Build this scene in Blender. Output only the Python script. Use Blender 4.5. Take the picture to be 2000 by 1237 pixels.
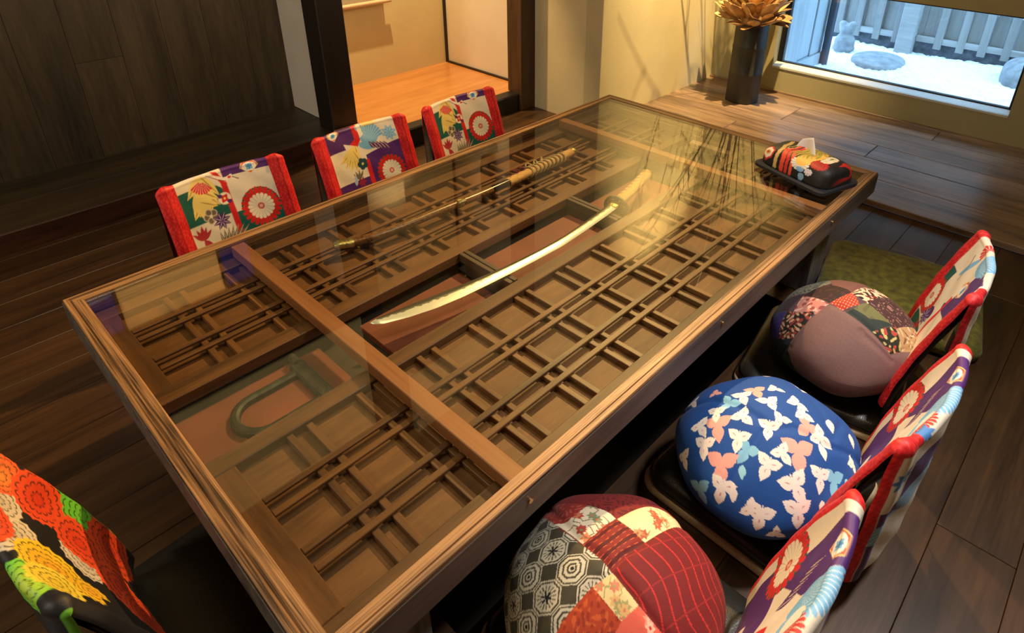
import bpy, bmesh, math, random
import numpy as np
from mathutils import Matrix, Vector
random.seed(7); RNG = np.random.RandomState(7)
F = 0.36                      # table height: table top is z = F, floor is z = 0
C = bpy.context.scene.collection
for o in list(bpy.data.objects): bpy.data.objects.remove(o)

# ------------------------------------------------------------------ camera
cam = bpy.data.cameras.new('camera'); cam_o = bpy.data.objects.new('camera', cam); C.objects.link(cam_o)
R = ((0.67950739, 0.3270166, -0.65675707), (-0.73357827, 0.31688943, -0.60120214), (0.0115163, 0.89030401, 0.45522099))
cam_o.matrix_world = Matrix.Translation((-0.12363, -0.45227, 0.81908 + F)) @ Matrix(R).to_4x4()
cam.sensor_width = 36.0; cam.lens = 1270.73 / 2000 * 36.0
cam.shift_x = -0.0350; cam.shift_y = -0.12545; cam.clip_start = 0.02
S = bpy.context.scene; S.camera = cam_o
S.view_settings.view_transform = 'Standard'; S.view_settings.look = 'None'
S.view_settings.gamma = 1.0; S.view_settings.exposure = 0.35; S.view_settings.use_curve_mapping = False
# ------------------------------------------------------------------ daylight outside
w = bpy.data.worlds.new('sky'); S.world = w; w.use_nodes = True
bg = w.node_tree.nodes['Background']; bg.inputs[0].default_value = (0.34, 0.63, 1.0, 1); bg.inputs[1].default_value = 7.5
# ------------------------------------------------------------------ lamps of the room and added fill lights
def lamp(name, kind, loc, power, col, size=0.2, target=None, angle=60, blend=0.4):
    l = bpy.data.lights.new(name, kind); l.energy = power; l.color = col
    if kind == 'AREA': l.shape = 'DISK'; l.size = size
    else: l.shadow_soft_size = size
    if kind == 'SPOT': l.spot_size = math.radians(angle); l.spot_blend = blend
    o = bpy.data.objects.new(name, l); C.objects.link(o); o.location = loc
    if target:
        o.rotation_euler = (Vector(target) - Vector(loc)).to_track_quat('-Z', 'Y').to_euler()
    return o
WARM = (1.0, 0.66, 0.32); NEUT = (1.0, 0.84, 0.66)
lamp('corner_downlight', 'SPOT', (2.56, 0.66, 2.36), 470, (1.0, 0.71, 0.33), 0.018, (2.98, 1.30, 0.70), 60, 0.85)
lamp('alcove_lamp', 'SPOT', (1.74, 2.17, 1.95), 150, (1.0, 0.66, 0.31), 0.015, (1.80, 2.22, 0.1), 60, 0.45)
lamp('table_lamp', 'SPOT', (2.36, 1.12, 2.36), 330, (1.0, 0.60, 0.235), 0.045, (0.30, 0.42, 0.36), 66, 1.0)
lamp('chair_side_lamp', 'SPOT', (1.45, -0.75, 2.36), 155, (1.0, 0.96, 0.92), 0.10, (0.88, -0.16, 0.15), 54, 1.0)
lamp('near_fill', 'AREA', (-1.95, 0.95, 1.75), 22, (1.0, 0.88, 0.72), 0.4, (0.3, 1.1, 0.5))  # added fill without a fixture, brightens faces turned to the near end
lamp('upper_wall_fill', 'SPOT', (0.9, -0.5, 1.95), 88, (1.0, 0.80, 0.48), 0.15, (0.9, 2.05, 1.72), 62, 0.7)  # added spot, lifts the upper left wall for its reflection in the glass
lamp('room_fill', 'AREA', (0.4, 0.2, 2.38), 11, (1.0, 0.76, 0.46), 0.9)

# ------------------------------------------------------------------ materials
def nt(m): m.use_nodes = True; return m.node_tree, m.node_tree.nodes, m.node_tree.links, m.node_tree.nodes['Principled BSDF']
def plain(name, col, rough=0.5, metal=0.0, noise=0.0, nscale=20, bump=0.0, bscale=80, sheen=0.0, emit=None):
    m = bpy.data.materials.new(name); t, N, L, b = nt(m)
    b.inputs['Base Color'].default_value = (*col, 1); b.inputs['Roughness'].default_value = rough; b.inputs['Metallic'].default_value = metal
    if sheen: b.inputs['Sheen Weight'].default_value = sheen
    tc = N.new('ShaderNodeTexCoord')
    if noise:
        n = N.new('ShaderNodeTexNoise'); n.inputs['Scale'].default_value = nscale; n.inputs['Detail'].default_value = 5
        L.new(tc.outputs['Object'], n.inputs['Vector'])
        r = N.new('ShaderNodeValToRGB'); r.color_ramp.elements[0].position = .3; r.color_ramp.elements[1].position = .72
        r.color_ramp.elements[0].color = (*[c * (1 - noise) for c in col], 1); r.color_ramp.elements[1].color = (*[min(1, c * (1 + noise)) for c in col], 1)
        L.new(n.outputs['Fac'], r.inputs['Fac']); L.new(r.outputs['Color'], b.inputs['Base Color'])
    if bump:
        n2 = N.new('ShaderNodeTexNoise'); n2.inputs['Scale'].default_value = bscale; n2.inputs['Detail'].default_value = 4
        L.new(tc.outputs['Object'], n2.inputs['Vector'])
        bp = N.new('ShaderNodeBump'); bp.inputs['Strength'].default_value = bump; bp.inputs['Distance'].default_value = .004
        L.new(n2.outputs['Fac'], bp.inputs['Height']); L.new(bp.outputs['Normal'], b.inputs['Normal'])
    if emit:
        b.inputs['Emission Color'].default_value = (*emit[0], 1); b.inputs['Emission Strength'].default_value = emit[1]
    return m
def wood(name, dark, light, axis='x', scale=9, stretch=14, rough=0.45, bump=0.25, var=0.18, knots=0.0, coat=0.0, fine=.32):
    m = bpy.data.materials.new(name); t, N, L, b = nt(m)
    tc = N.new('ShaderNodeTexCoord'); oi = N.new('ShaderNodeObjectInfo')
    mul = N.new('ShaderNodeMath'); mul.operation = 'MULTIPLY'; mul.inputs[1].default_value = 41.7; L.new(oi.outputs['Random'], mul.inputs[0])
    add = N.new('ShaderNodeVectorMath'); add.operation = 'ADD'; L.new(tc.outputs['Object'], add.inputs[0]); L.new(mul.outputs[0], add.inputs[1])
    sc = {'x': (scale / stretch, scale, scale), 'y': (scale, scale / stretch, scale), 'z': (scale, scale, scale / stretch)}[axis]
    mp = N.new('ShaderNodeVectorMath'); mp.operation = 'MULTIPLY'; mp.inputs[1].default_value = sc; L.new(add.outputs[0], mp.inputs[0])
    n = N.new('ShaderNodeTexNoise'); n.inputs['Scale'].default_value = 1.6; n.inputs['Detail'].default_value = 7; n.inputs['Roughness'].default_value = .62; n.inputs['Distortion'].default_value = .55
    L.new(mp.outputs[0], n.inputs['Vector'])
    f = N.new('ShaderNodeTexNoise'); f.inputs['Scale'].default_value = 14; f.inputs['Detail'].default_value = 3; L.new(mp.outputs[0], f.inputs['Vector'])
    mx = N.new('ShaderNodeMath'); mx.operation = 'MULTIPLY_ADD'; mx.inputs[1].default_value = fine; L.new(f.outputs['Fac'], mx.inputs[0]); L.new(n.outputs['Fac'], mx.inputs[2])
    r = N.new('ShaderNodeValToRGB'); e = r.color_ramp.elements; e[0].position = .30 + fine / 2; e[1].position = .70 + fine / 2
    e[0].color = (*dark, 1); e[1].color = (*light, 1); L.new(mx.outputs[0], r.inputs['Fac'])
    out = r.outputs['Color']
    if knots:
        v = N.new('ShaderNodeTexVoronoi'); v.inputs['Scale'].default_value = knots
        s2 = {'x': (.45, 1, 1), 'y': (1, .45, 1), 'z': (1, 1, .45)}[axis]
        m2 = N.new('ShaderNodeVectorMath'); m2.operation = 'MULTIPLY'; m2.inputs[1].default_value = s2; L.new(add.outputs[0], m2.inputs[0]); L.new(m2.outputs[0], v.inputs['Vector'])
        kr = N.new('ShaderNodeValToRGB'); kr.color_ramp.elements[0].position = .03; kr.color_ramp.elements[1].position = .12
        kr.color_ramp.elements[0].color = (.25, .2, .18, 1); kr.color_ramp.elements[1].color = (1, 1, 1, 1); L.new(v.outputs['Distance'], kr.inputs['Fac'])
        mm = N.new('ShaderNodeMix'); mm.data_type = 'RGBA'; mm.blend_type = 'MULTIPLY'; mm.inputs[0].default_value = 1
        L.new(out, mm.inputs[6]); L.new(kr.outputs['Color'], mm.inputs[7]); out = mm.outputs[2]
    hs = N.new('ShaderNodeHueSaturation'); mr = N.new('ShaderNodeMapRange'); mr.inputs[3].default_value = 1 - var; mr.inputs[4].default_value = 1 + var
    L.new(oi.outputs['Random'], mr.inputs[0]); L.new(mr.outputs[0], hs.inputs['Value']); L.new(out, hs.inputs['Color']); L.new(hs.outputs['Color'], b.inputs['Base Color'])
    b.inputs['Roughness'].default_value = rough
    if coat: b.inputs['Coat Weight'].default_value = coat; b.inputs['Coat Roughness'].default_value = .2
    if bump:
        bp = N.new('ShaderNodeBump'); bp.inputs['Strength'].default_value = bump; bp.inputs['Distance'].default_value = .002
        L.new(mx.outputs[0], bp.inputs['Height']); L.new(bp.outputs['Normal'], b.inputs['Normal'])
    return m
def printed(name, rough=0.75, weave=900, bump=0.25, sheen=0.3, metal=0.0, soft=60, softb=0.15):
    m = bpy.data.materials.new(name); t, N, L, b = nt(m)
    a = N.new('ShaderNodeVertexColor'); a.layer_name = 'print'; L.new(a.outputs['Color'], b.inputs['Base Color'])
    b.inputs['Roughness'].default_value = rough; b.inputs['Metallic'].default_value = metal
    if sheen: b.inputs['Sheen Weight'].default_value = sheen
    tc = N.new('ShaderNodeTexCoord'); n = N.new('ShaderNodeTexNoise'); n.inputs['Scale'].default_value = weave; L.new(tc.outputs['Object'], n.inputs['Vector'])
    n3 = N.new('ShaderNodeTexNoise'); n3.inputs['Scale'].default_value = soft; n3.inputs['Detail'].default_value = 3; L.new(tc.outputs['Object'], n3.inputs['Vector'])
    bp = N.new('ShaderNodeBump'); bp.inputs['Strength'].default_value = bump; bp.inputs['Distance'].default_value = .0006; L.new(n.outputs['Fac'], bp.inputs['Height'])
    b2 = N.new('ShaderNodeBump'); b2.inputs['Strength'].default_value = softb; b2.inputs['Distance'].default_value = .004
    L.new(n3.outputs['Fac'], b2.inputs['Height']); L.new(bp.outputs['Normal'], b2.inputs['Normal']); L.new(b2.outputs['Normal'], b.inputs['Normal'])
    return m
def glass(name, tint, ior=1.5, refl=1.0):
    m = bpy.data.materials.new(name); m.use_nodes = True; t = m.node_tree; N = t.nodes; L = t.links
    N.remove(N['Principled BSDF']); out = N['Material Output']
    tr = N.new('ShaderNodeBsdfTransparent'); tr.inputs[0].default_value = (*tint, 1)
    gl = N.new('ShaderNodeBsdfGlossy'); gl.inputs['Roughness'].default_value = 0.0; gl.inputs[0].default_value = (1, 1, 1, 1)
    ge = N.new('ShaderNodeNewGeometry'); mi = N.new('ShaderNodeMapRange'); mi.inputs[3].default_value = ior; mi.inputs[4].default_value = 1 / ior
    L.new(ge.outputs['Backfacing'], mi.inputs[0])
    fr = N.new('ShaderNodeFresnel'); L.new(mi.outputs[0], fr.inputs['IOR'])
    mx = N.new('ShaderNodeMixShader'); L.new(fr.outputs[0], mx.inputs[0]); L.new(tr.outputs[0], mx.inputs[1]); L.new(gl.outputs[0], mx.inputs[2])
    L.new(mx.outputs[0], out.inputs[0]); return m

M = {}
M['floor'] = wood('floor_wood', (.018, .008, .003), (.080, .037, .0125), 'x', 8, 12, .36, .25, .09, knots=2.2, coat=.2)
M['ledge'] = wood('ledge_wood', (.075, .046, .028), (.38, .245, .155), 'y', 11, 14, .33, .4, .10, knots=1.6, coat=.3)
M['ledge_left'] = wood('left_ledge_wood', (.026, .017, .008), (.078, .048, .021), 'x', 8, 12, .5, .3, .15)
M['riser'] = wood('riser_wood', (.025, .008, .003), (.09, .03, .012), 'x', 8, 10, .45, .3, .1)
M['dark'] = wood('dark_wood', (.008, .005, .004), (.022, .012, .008), 'z', 8, 12, .5, .2, .1)
M['black'] = wood('black_wood', (.003, .002, .002), (.012, .008, .006), 'x', 8, 12, .45, .2, .1)
M['post'] = wood('post_wood', (.012, .006, .004), (.04, .018, .01), 'z', 8, 12, .45, .2, .1)
M['post_lit'] = wood('lit_post_wood', (.035, .016, .007), (.10, .05, .022), 'z', 8, 12, .45, .2, .1)  # brighter copy of the post wood, lamp light put into its colour
M['wallwood'] = wood('wall_wood', (.026, .017, .009), (.090, .059, .030), 'z', 7, 9, .6, .3, .16, knots=2.4)
M['alcove_floor'] = wood('alcove_floor_wood', (.42, .17, .045), (.62, .29, .085), 'x', 7, 7, .3, .1, .05, coat=.3)
M['frame'] = wood('frame_wood', (.045, .022, .009), (.40, .215, .085), 'x', 24, 55, .42, .8, .06, fine=.75)
M['frame_y'] = wood('frame_wood_y', (.045, .023, .010), (.42, .22, .088), 'y', 24, 55, .42, .8, .06, knots=1.3, fine=.75)
M['apron'] = wood('apron_wood', (.05, .04, .033), (.13, .10, .08), 'x', 14, 16, .5, .2, .05)
M['lat_x'] = wood('lattice_wood_x', (.058, .020, .005), (.21, .080, .020), 'x', 14, 18, .45, .25, .14)
M['lat_y'] = wood('lattice_wood_y', (.058, .020, .005), (.22, .084, .021), 'y', 14, 18, .45, .25, .14)
M['stile'] = wood('stile_wood', (.045, .017, .005), (.18, .070, .019), 'x', 12, 14, .5, .3, .1)
M['panel'] = wood('panel_wood', (.090, .031, .006), (.215, .082, .020), 'x', 12, 6, .55, .15, .05)
M['beam'] = wood('beam_wood', (.20, .065, .020), (.36, .135, .045), 'y', 10, 20, .45, .1, .04)
M['red'] = plain('red_board', (.19, .045, .017), .6, noise=.25, nscale=9)
M['boxfloor'] = wood('box_floor_wood', (.02, .012, .006), (.06, .035, .015), 'x', 9, 9, .6, .2, .1)
M['leg'] = wood('leg_wood', (.05, .048, .048), (.24, .23, .23), 'z', 16, 14, .6, .4, .1)
M['iron'] = plain('iron', (.045, .045, .032), .55, .75, noise=.5, nscale=60, bump=.4, bscale=120)
M['slat'] = wood('slat_wood', (.03, .016, .008), (.10, .055, .025), 'y', 12, 14, .5, .2, .1)
M['glass'] = glass('table_glass', (.955, .985, .955), 1.55)
M['wglass'] = glass('window_glass', (.97, .99, 1.0))
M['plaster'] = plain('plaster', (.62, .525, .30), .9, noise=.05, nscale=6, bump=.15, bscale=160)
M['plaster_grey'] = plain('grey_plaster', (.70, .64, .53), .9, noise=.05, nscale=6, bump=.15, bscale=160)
M['plaster_dim'] = plain('dim_plaster', (.33, .29, .155), .9, noise=.06, nscale=5, bump=.15, bscale=160)  # darker copy of the plaster, the window wall's dim light put into its colour
M['panel_cream'] = plain('cream_panel', (.66, .58, .44), .85, noise=.04, nscale=5, bump=.1, bscale=150)
M['ceil'] = wood('ceiling_wood', (.02, .014, .008), (.06, .04, .022), 'x', 6, 12, .6, .2, .1)
M['sill'] = plain('window_sill', (.50, .50, .44), .55, noise=.06, nscale=10)
M['winframe'] = plain('black_window_frame', (.006, .007, .009), .35)
M['leather'] = plain('dark_leather', (.022, .020, .015), .30, noise=.25, nscale=8, bump=.12, bscale=350)
M['ply'] = wood('plywood_edge', (.42, .31, .18), (.62, .48, .30), 'x', 10, 10, .4, .1, .05)
M['cover'] = printed('printed_chair_cover', .55, 900, .25, .03)
M['cotton'] = printed('printed_cotton', .75, 700, .25, .04, 0, 22, .35)
M['blade_print'] = printed('polished_steel', .30, 300, .03, 0, .45, 60, .02)
M['wrap'] = printed('handle_wrap', .7, 600, .3, .2)
M['green'] = plain('green_velvet', (.150, .135, .014), .85, noise=.5, nscale=46, bump=.5, bscale=220, sheen=.12)
M['lacquer'] = plain('brown_lacquer', (.17, .062, .012), .28, noise=.8, nscale=160)
M['lacquer_dark'] = plain('dark_lacquer', (.012, .005, .003), .2, noise=.5, nscale=120)
M['gold'] = plain('old_gold', (.55, .42, .16), .32, .9, noise=.35, nscale=140, bump=.3, bscale=200)
M['tsuba'] = plain('dark_guard', (.13, .125, .08), .4, .7, noise=.5, nscale=130, bump=.5, bscale=220)
M['cord'] = plain('braided_cord', (.50, .36, .18), .8, noise=.5, nscale=220, bump=.6, bscale=400)
M['cord_red'] = plain('dark_red_cord', (.16, .03, .025), .8, noise=.4, nscale=220, bump=.6, bscale=400)
M['brass'] = plain('brass', (.7, .45, .2), .25, .9)
M['vase'] = plain('dark_vase', (.026, .026, .019), .5, noise=.3, nscale=14)
M['leaf'] = plain('dried_leaf', (.50, .32, .13), .6, noise=.45, nscale=26, bump=.3, bscale=60)
M['leaf2'] = plain('dried_leaf_dark', (.36, .19, .07), .6, noise=.45, nscale=26, bump=.3, bscale=60)
M['twig'] = plain('twig', (.045, .03, .018), .8, noise=.3, nscale=60)
M['paper'] = plain('paper_tissue', (.85, .83, .84), .9)
M['navy'] = plain('black_fabric', (.006, .007, .012), .8, sheen=.03)
M['scroll'] = plain('scroll_silk', (.45, .38, .26), .8, noise=.1, nscale=40)
M['scroll_rod'] = plain('scroll_rod', (.62, .45, .28), .4)
M['gravel'] = plain('white_gravel', (.86, .87, .88), .9, noise=.08, nscale=160)
M['stone'] = plain('grey_stone', (.26, .265, .27), .9, noise=.3, nscale=22, bump=.6, bscale=60)
M['fence'] = wood('fence_wood', (.20, .19, .18), (.31, .295, .28), 'z', 10, 12, .7, .2, .1)
M['fence_rail'] = wood('fence_rail_wood', (.27, .26, .25), (.40, .385, .37), 'y', 10, 12, .7, .2, .1)
M['soil'] = plain('dark_soil', (.10, .11, .13), .9, noise=.4, nscale=30)
M['outwall'] = wood('outside_board', (.28, .32, .34), (.42, .46, .48), 'z', 6, 10, .6, .1, .1)
M['pipe'] = plain('dark_pipe', (.03, .04, .06), .4)
M['blue_glass'] = glass('blue_glass', (.0, .065, .14))
M['blind'] = plain('backlit_paper', (.78, .64, .42), .9)
_t = M['blind'].node_tree; _tr = _t.nodes.new('ShaderNodeBsdfTranslucent'); _tr.inputs[0].default_value = (1.0, .52, .20, 1); _mx = _t.nodes.new('ShaderNodeMixShader')
_t.links.new(_t.nodes['Principled BSDF'].outputs[0], _mx.inputs[1]); _t.links.new(_tr.outputs[0], _mx.inputs[2]); _t.links.new(_mx.outputs[0], _t.nodes['Material Output'].inputs[0])
M['kettle'] = plain('black_iron_vase', (.006, .006, .006), .5)

# ------------------------------------------------------------------ mesh helpers
def addV(V, Fc, v, f):
    n = len(V); V += [tuple(p) for p in v]; Fc += [tuple(i + n for i in q) for q in f]
def cbox(x0, x1, y0, y1, z0, z1, c=0.0015):
    c = min(c, (x1 - x0) * .4, (y1 - y0) * .4, (z1 - z0) * .4)
    v = []; idx = {}
    for sx in (0, 1):
        for sy in (0, 1):
            for sz in (0, 1):
                p = [(x0, x1)[sx], (y0, y1)[sy], (z0, z1)[sz]]; s = [1 if not k else -1 for k in (sx, sy, sz)]
                for ax in range(3):
                    q = [p[i] + (c * s[i] if i != ax else 0) for i in range(3)]
                    idx[(sx, sy, sz, ax)] = len(v); v.append(q)
    f = []
    g = lambda a, b, d, ax: idx[(a, b, d, ax)]
    for s in (0, 1):
        q = [g(s, 0, 0, 0), g(s, 1, 0, 0), g(s, 1, 1, 0), g(s, 0, 1, 0)]; f.append(q if s else q[::-1])
        q = [g(0, s, 0, 1), g(1, s, 0, 1), g(1, s, 1, 1), g(0, s, 1, 1)]; f.append(q[::-1] if s else q)
        q = [g(0, 0, s, 2), g(1, 0, s, 2), g(1, 1, s, 2), g(0, 1, s, 2)]; f.append(q if s else q[::-1])
    for a in (0, 1):
        for b in (0, 1):
            f.append([g(0, a, b, 1), g(1, a, b, 1), g(1, a, b, 2), g(0, a, b, 2)])
            f.append([g(a, 0, b, 0), g(a, 1, b, 0), g(a, 1, b, 2), g(a, 0, b, 2)])
            f.append([g(a, b, 0, 0), g(a, b, 1, 0), g(a, b, 1, 1), g(a, b, 0, 1)])
    for a in (0, 1):
        for b in (0, 1):
            for d in (0, 1): f.append([g(a, b, d, 0), g(a, b, d, 1), g(a, b, d, 2)])
    return v, f
def tube(pts, rad, n=8, cap=True):
    pts = [Vector(p) for p in pts]; v = []; f = []
    if not hasattr(rad, '__len__'): rad = [rad] * len(pts)
    up = Vector((0, 0, 1)); prev = None
    for i, p in enumerate(pts):
        d = (pts[min(i + 1, len(pts) - 1)] - pts[max(i - 1, 0)]).normalized()
        if prev is None: a = d.orthogonal().normalized() if abs(d.dot(up)) > .95 else d.cross(up).normalized()
        else: a = (prev - d * prev.dot(d)).normalized()
        prev = a; b = d.cross(a)
        r = rad[i]; ra, rb = r if isinstance(r, tuple) else (r, r)
        for k in range(n):
            t = 2 * math.pi * k / n; v.append(p + a * ra * math.cos(t) + b * rb * math.sin(t))
    for i in range(len(pts) - 1):
        for k in range(n):
            k2 = (k + 1) % n; f.append((i * n + k, i * n + k2, (i + 1) * n + k2, (i + 1) * n + k))
    if cap: f.append(tuple(range(n))[::-1]); f.append(tuple((len(pts) - 1) * n + k for k in range(n)))
    return v, f
def lathe(prof, n=24, cx=0, cy=0):
    v = []; f = []
    for r, z in prof:
        for k in range(n):
            t = 2 * math.pi * k / n; v.append((cx + r * math.cos(t), cy + r * math.sin(t), z))
    for i in range(len(prof) - 1):
        for k in range(n):
            k2 = (k + 1) % n; f.append((i * n + k, i * n + k2, (i + 1) * n + k2, (i + 1) * n + k))
    f.append(tuple(range(n))[::-1]); f.append(tuple((len(prof) - 1) * n + k for k in range(n)))
    return v, f
def rrect(w, d, r, n=6):
    pts = []
    for cx, cy, a in ((w / 2 - r, d / 2 - r, 0), (-w / 2 + r, d / 2 - r, 90), (-w / 2 + r, -d / 2 + r, 180), (w / 2 - r, -d / 2 + r, 270)):
        for k in range(n + 1):
            t = math.radians(a + 90 * k / n); pts.append((cx + r * math.cos(t), cy + r * math.sin(t)))
    return pts
def loops(w, d, r, lay, n=6):
    """stacked rounded rectangles, lay = [(inset, z)]"""
    v = []; f = []; m = None
    for ins, z in lay:
        L = rrect(w - 2 * ins, d - 2 * ins, max(r - ins, .004), n); m = len(L); v += [(x, y, z) for x, y in L]
    for i in range(len(lay) - 1):
        for k in range(m):
            k2 = (k + 1) % m; f.append((i * m + k, i * m + k2, (i + 1) * m + k2, (i + 1) * m + k))
    f.append(tuple(range(m))[::-1]); f.append(tuple((len(lay) - 1) * m + k for k in range(m)))
    return v, f
def mk(name, v, f, mat, parent=None, smooth=False, keep=False, mats=None, mi=None):
    """v in the parent's local frame (or world for a top-level mesh); origin goes to the box centre unless keep"""
    v = np.array([tuple(p) for p in v], float)
    c = np.zeros(3) if keep else (v.min(0) + v.max(0)) / 2
    me = bpy.data.meshes.new(name); me.from_pydata([tuple(p) for p in (v - c)], [], [tuple(q) for q in f]); me.update()
    bm = bmesh.new(); bm.from_mesh(me); bmesh.ops.recalc_face_normals(bm, faces=bm.faces); bm.to_mesh(me); bm.free()
    for k in (mats or [mat]): me.materials.append(k)
    if mi is not None: me.polygons.foreach_set('material_index', mi)
    if smooth: me.polygons.foreach_set('use_smooth', [True] * len(me.polygons))
    o = bpy.data.objects.new(name, me); C.objects.link(o); o.location = c
    if parent: o.parent = parent
    return o
def smooth_angle(o, deg=40):
    o.data.polygons.foreach_set('use_smooth', [True] * len(o.data.polygons))
    try: o.data.set_sharp_from_angle(angle=math.radians(deg))
    except Exception: pass
def thing(name, label, cat, loc=(0, 0, 0), rz=0, group=None):
    o = bpy.data.objects.new(name, None); C.objects.link(o); o.location = loc; o.rotation_euler = (0, 0, rz); o.empty_display_size = .05
    o['label'] = label; o['category'] = cat
    if group: o['group'] = group
    return o
def tag(o, label, cat, group=None, kind=None):
    o['label'] = label; o['category'] = cat
    if group: o['group'] = group
    if kind: o['kind'] = kind
    return o
def struct(o): o['kind'] = 'structure'; return o
def off(v, t): return [(p[0] - t[0], p[1] - t[1], p[2] - t[2]) for p in v]
def boxes(bs, c=.002):
    V = []; Fc = []
    for b in bs: addV(V, Fc, *cbox(*b, c))
    return V, Fc
def dup(root, loc, rz, label, group=None):
    r = root.copy(); C.objects.link(r); r.location = loc; r.rotation_euler = (0, 0, rz); r['label'] = label
    if group: r['group'] = group
    for ch in root.children:
        c = ch.copy(); C.objects.link(c); c.parent = r
        for g in ch.children:
            d = g.copy(); C.objects.link(d); d.parent = c
    return r

# ------------------------------------------------------------------ setting: floor, ledges
PX0, PX1, PY0, PY1 = .25, 1.52, .075, .925          # leg pit under the table
fl = struct(mk('floor', *boxes([(-2.2, PX0, -2.2, 2.05, -.06, -.022), (PX1, 2.33, -2.2, 2.05, -.06, -.022), (PX0, PX1, -2.2, PY0, -.06, -.022), (PX0, PX1, PY1, 2.05, -.06, -.022)]), M['black']))
fo = fl.location
def plank(par, b, mat, c=.0018):
    return mk('plank', off(cbox(*b, c)[0], par.location), cbox(*b, c)[1], mat, par)
ys = [-.590 + .137 * k for k in range(-12, 20)]
for i, y in enumerate(ys):
    y1 = min(y + .137, 2.045)
    if y > 2.04 or y1 < -2.2: continue
    xs = [-2.2, RNG.uniform(-1.6, -.9), [1.02, 1.95, 1.6, 2.1][i % 4] + RNG.uniform(-.05, .05), 2.325]
    for a, b in zip(xs[:-1], xs[1:]):
        segs = [(a, b, y, y1)]
        if y1 > PY0 and y < PY1:
            segs = []
            for (p, q) in ((a, min(b, PX0)), (max(a, PX1), b)):
                if q - p > .01: segs.append((p, q, y, y1))
            m0, m1 = max(a, PX0), min(b, PX1)
            if m1 - m0 > .01:
                if y < PY0: segs.append((m0, m1, y, PY0))
                if y1 > PY1: segs.append((m0, m1, PY1, y1))
        for (p, q, r, s) in segs: plank(fl, (p + .0003, q - .0003, r + .0004, s - .0004, -.022, 0 + RNG.uniform(-.0006, .0002)), M['floor'], .0009)
struct(mk('trim_1', *boxes([(PX0 - .02, PX0, PY0 - .02, PY1 + .02, -.42, -.001), (PX1, PX1 + .02, PY0 - .02, PY1 + .02, -.42, -.001), (PX0, PX1, PY0 - .02, PY0, -.42, -.001), (PX0, PX1, PY1, PY1 + .02, -.42, -.001), (PX0 - .02, PX1 + .02, PY0 - .02, PY1 + .02, -.44, -.42)]), M['black']))
# far ledge under the window
LZ = .025
lg = struct(mk('floor_ledge', *cbox(2.335, 3.30, -2.2, 1.40, -.05, LZ - .012), M['black']))
rows = [2.325, 2.53, 2.725, 2.895, 3.135, 3.285]
jo = [[-.9, .62], [-.6, .9], [-1.0, .285], [-.55, .75], [-.8, .125]]
for k in range(5):
    e = [-2.2] + jo[k] + [1.385]
    for a, b in zip(e[:-1], e[1:]):
        plank(lg, (rows[k] + .0007, rows[k + 1] - .0007, a + .0011, b - .0011, LZ - .02 if k else -.0, LZ + RNG.uniform(-.0006, .0006)), M['ledge'], .0025)
# left ledge
l2 = struct(mk('floor_ledge', *cbox(-2.2, 1.30, 2.06, 2.50, -.05, .060), M['black']))
for a, b in ((2.045, 2.27), (2.27, 2.49)):
    for p, q in ((-2.2, -.6), (-.6, 1.25)):
        plank(l2, (p + .0003, q - .0003, a + .0003, b - .0003, .058, .075), M['ledge_left'], .0009)
struct(mk('trim_2', *cbox(-2.2, 1.32, 2.04, 2.06, -.01, .0745, .003), M['riser']))
# wood wall behind the left ledge
wl = struct(mk('wall_left', *boxes([(-2.2, .12, 2.502, 2.56, 0, 2.41), (.93, 1.32, 2.502, 2.56, 0, 2.41), (.12, .93, 2.502, 2.56, 0, .93), (.12, .93, 2.502, 2.56, 1.50, 2.41)]), M['black']))
xs = [1.255 - .165 * k for k in range(0, 22)]
for k, x in enumerate(xs):
    x0, x1 = x - .165, x
    if x0 < -2.2: break
    splits = [.07, 2.41]
    if x1 > .13 and x0 < .92: splits = [.07, .93, 1.50, 2.41]
    cuts = []
    for a, b in zip(splits[:-1], splits[1:]):
        if (a, b) == (.93, 1.50): continue
        jz = .455 if k == 4 else RNG.uniform(.9, 1.8)
        if a + .1 < jz < b - .1: cuts += [(a, jz), (jz, b)]
        else: cuts.append((a, b))
    for a, b in cuts: plank(wl, (x0 + .0004, x1 - .0004, 2.488 + RNG.uniform(0, .0015), 2.502, a + .0004, b - .0004), M['wallwood'], .0012)
struct(mk('wall_left_return', *cbox(1.253, 1.33, 2.10, 2.50, .075, 2.41), M['plaster_grey']))
struct(mk('wall_left_upper', *cbox(-2.2, 1.20, 2.05, 2.09, 1.286 + F, 2.41), M['plaster']))
struct(mk('trim_3', *cbox(-2.2, 1.20, 2.035, 2.10, 1.235 + F, 1.285 + F, .004), M['post']))
# alcove
struct(mk('trim_4', *cbox(1.203, 1.325, 2.045, 2.165, 0, 2.41, .004), M['dark']))                # dark post left of alcove
af = struct(mk('floor_alcove', *boxes([(1.327, 2.245, 1.885, 2.56, -.02, .090), (1.20, 1.327, 1.885, 2.044, -.02, .0899)], .002), M['alcove_floor']))
struct(mk('trim_5', *boxes([(1.20, 2.235, 1.815, 1.885, -.01, .091)], .006), M['black']))        # front rail
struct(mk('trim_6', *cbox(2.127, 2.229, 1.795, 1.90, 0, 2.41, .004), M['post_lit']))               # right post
struct(mk('wall_alcove_back', *cbox(1.25, 2.30, 2.53, 2.58, .05, 2.41), M['plaster']))
struct(mk('wall_alcove_right', *cbox(2.243, 2.30, 1.88, 2.56, .05, 2.41), M['panel_cream']))
struct(mk('trim_7', *boxes([(2.230, 2.243, 1.90, 2.53, .090, .101), (2.229, 2.243, 2.515, 2.53, .10, 2.40)], .002), M['dark']))
struct(mk('wall_alcove_upper', *cbox(1.325, 2.127, 1.83, 1.87, 1.62 + F, 2.41), M['plaster']))
struct(mk('trim_8', *cbox(1.325, 2.127, 1.815, 1.885, 1.57 + F, 1.62 + F, .004), M['post']))
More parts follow.
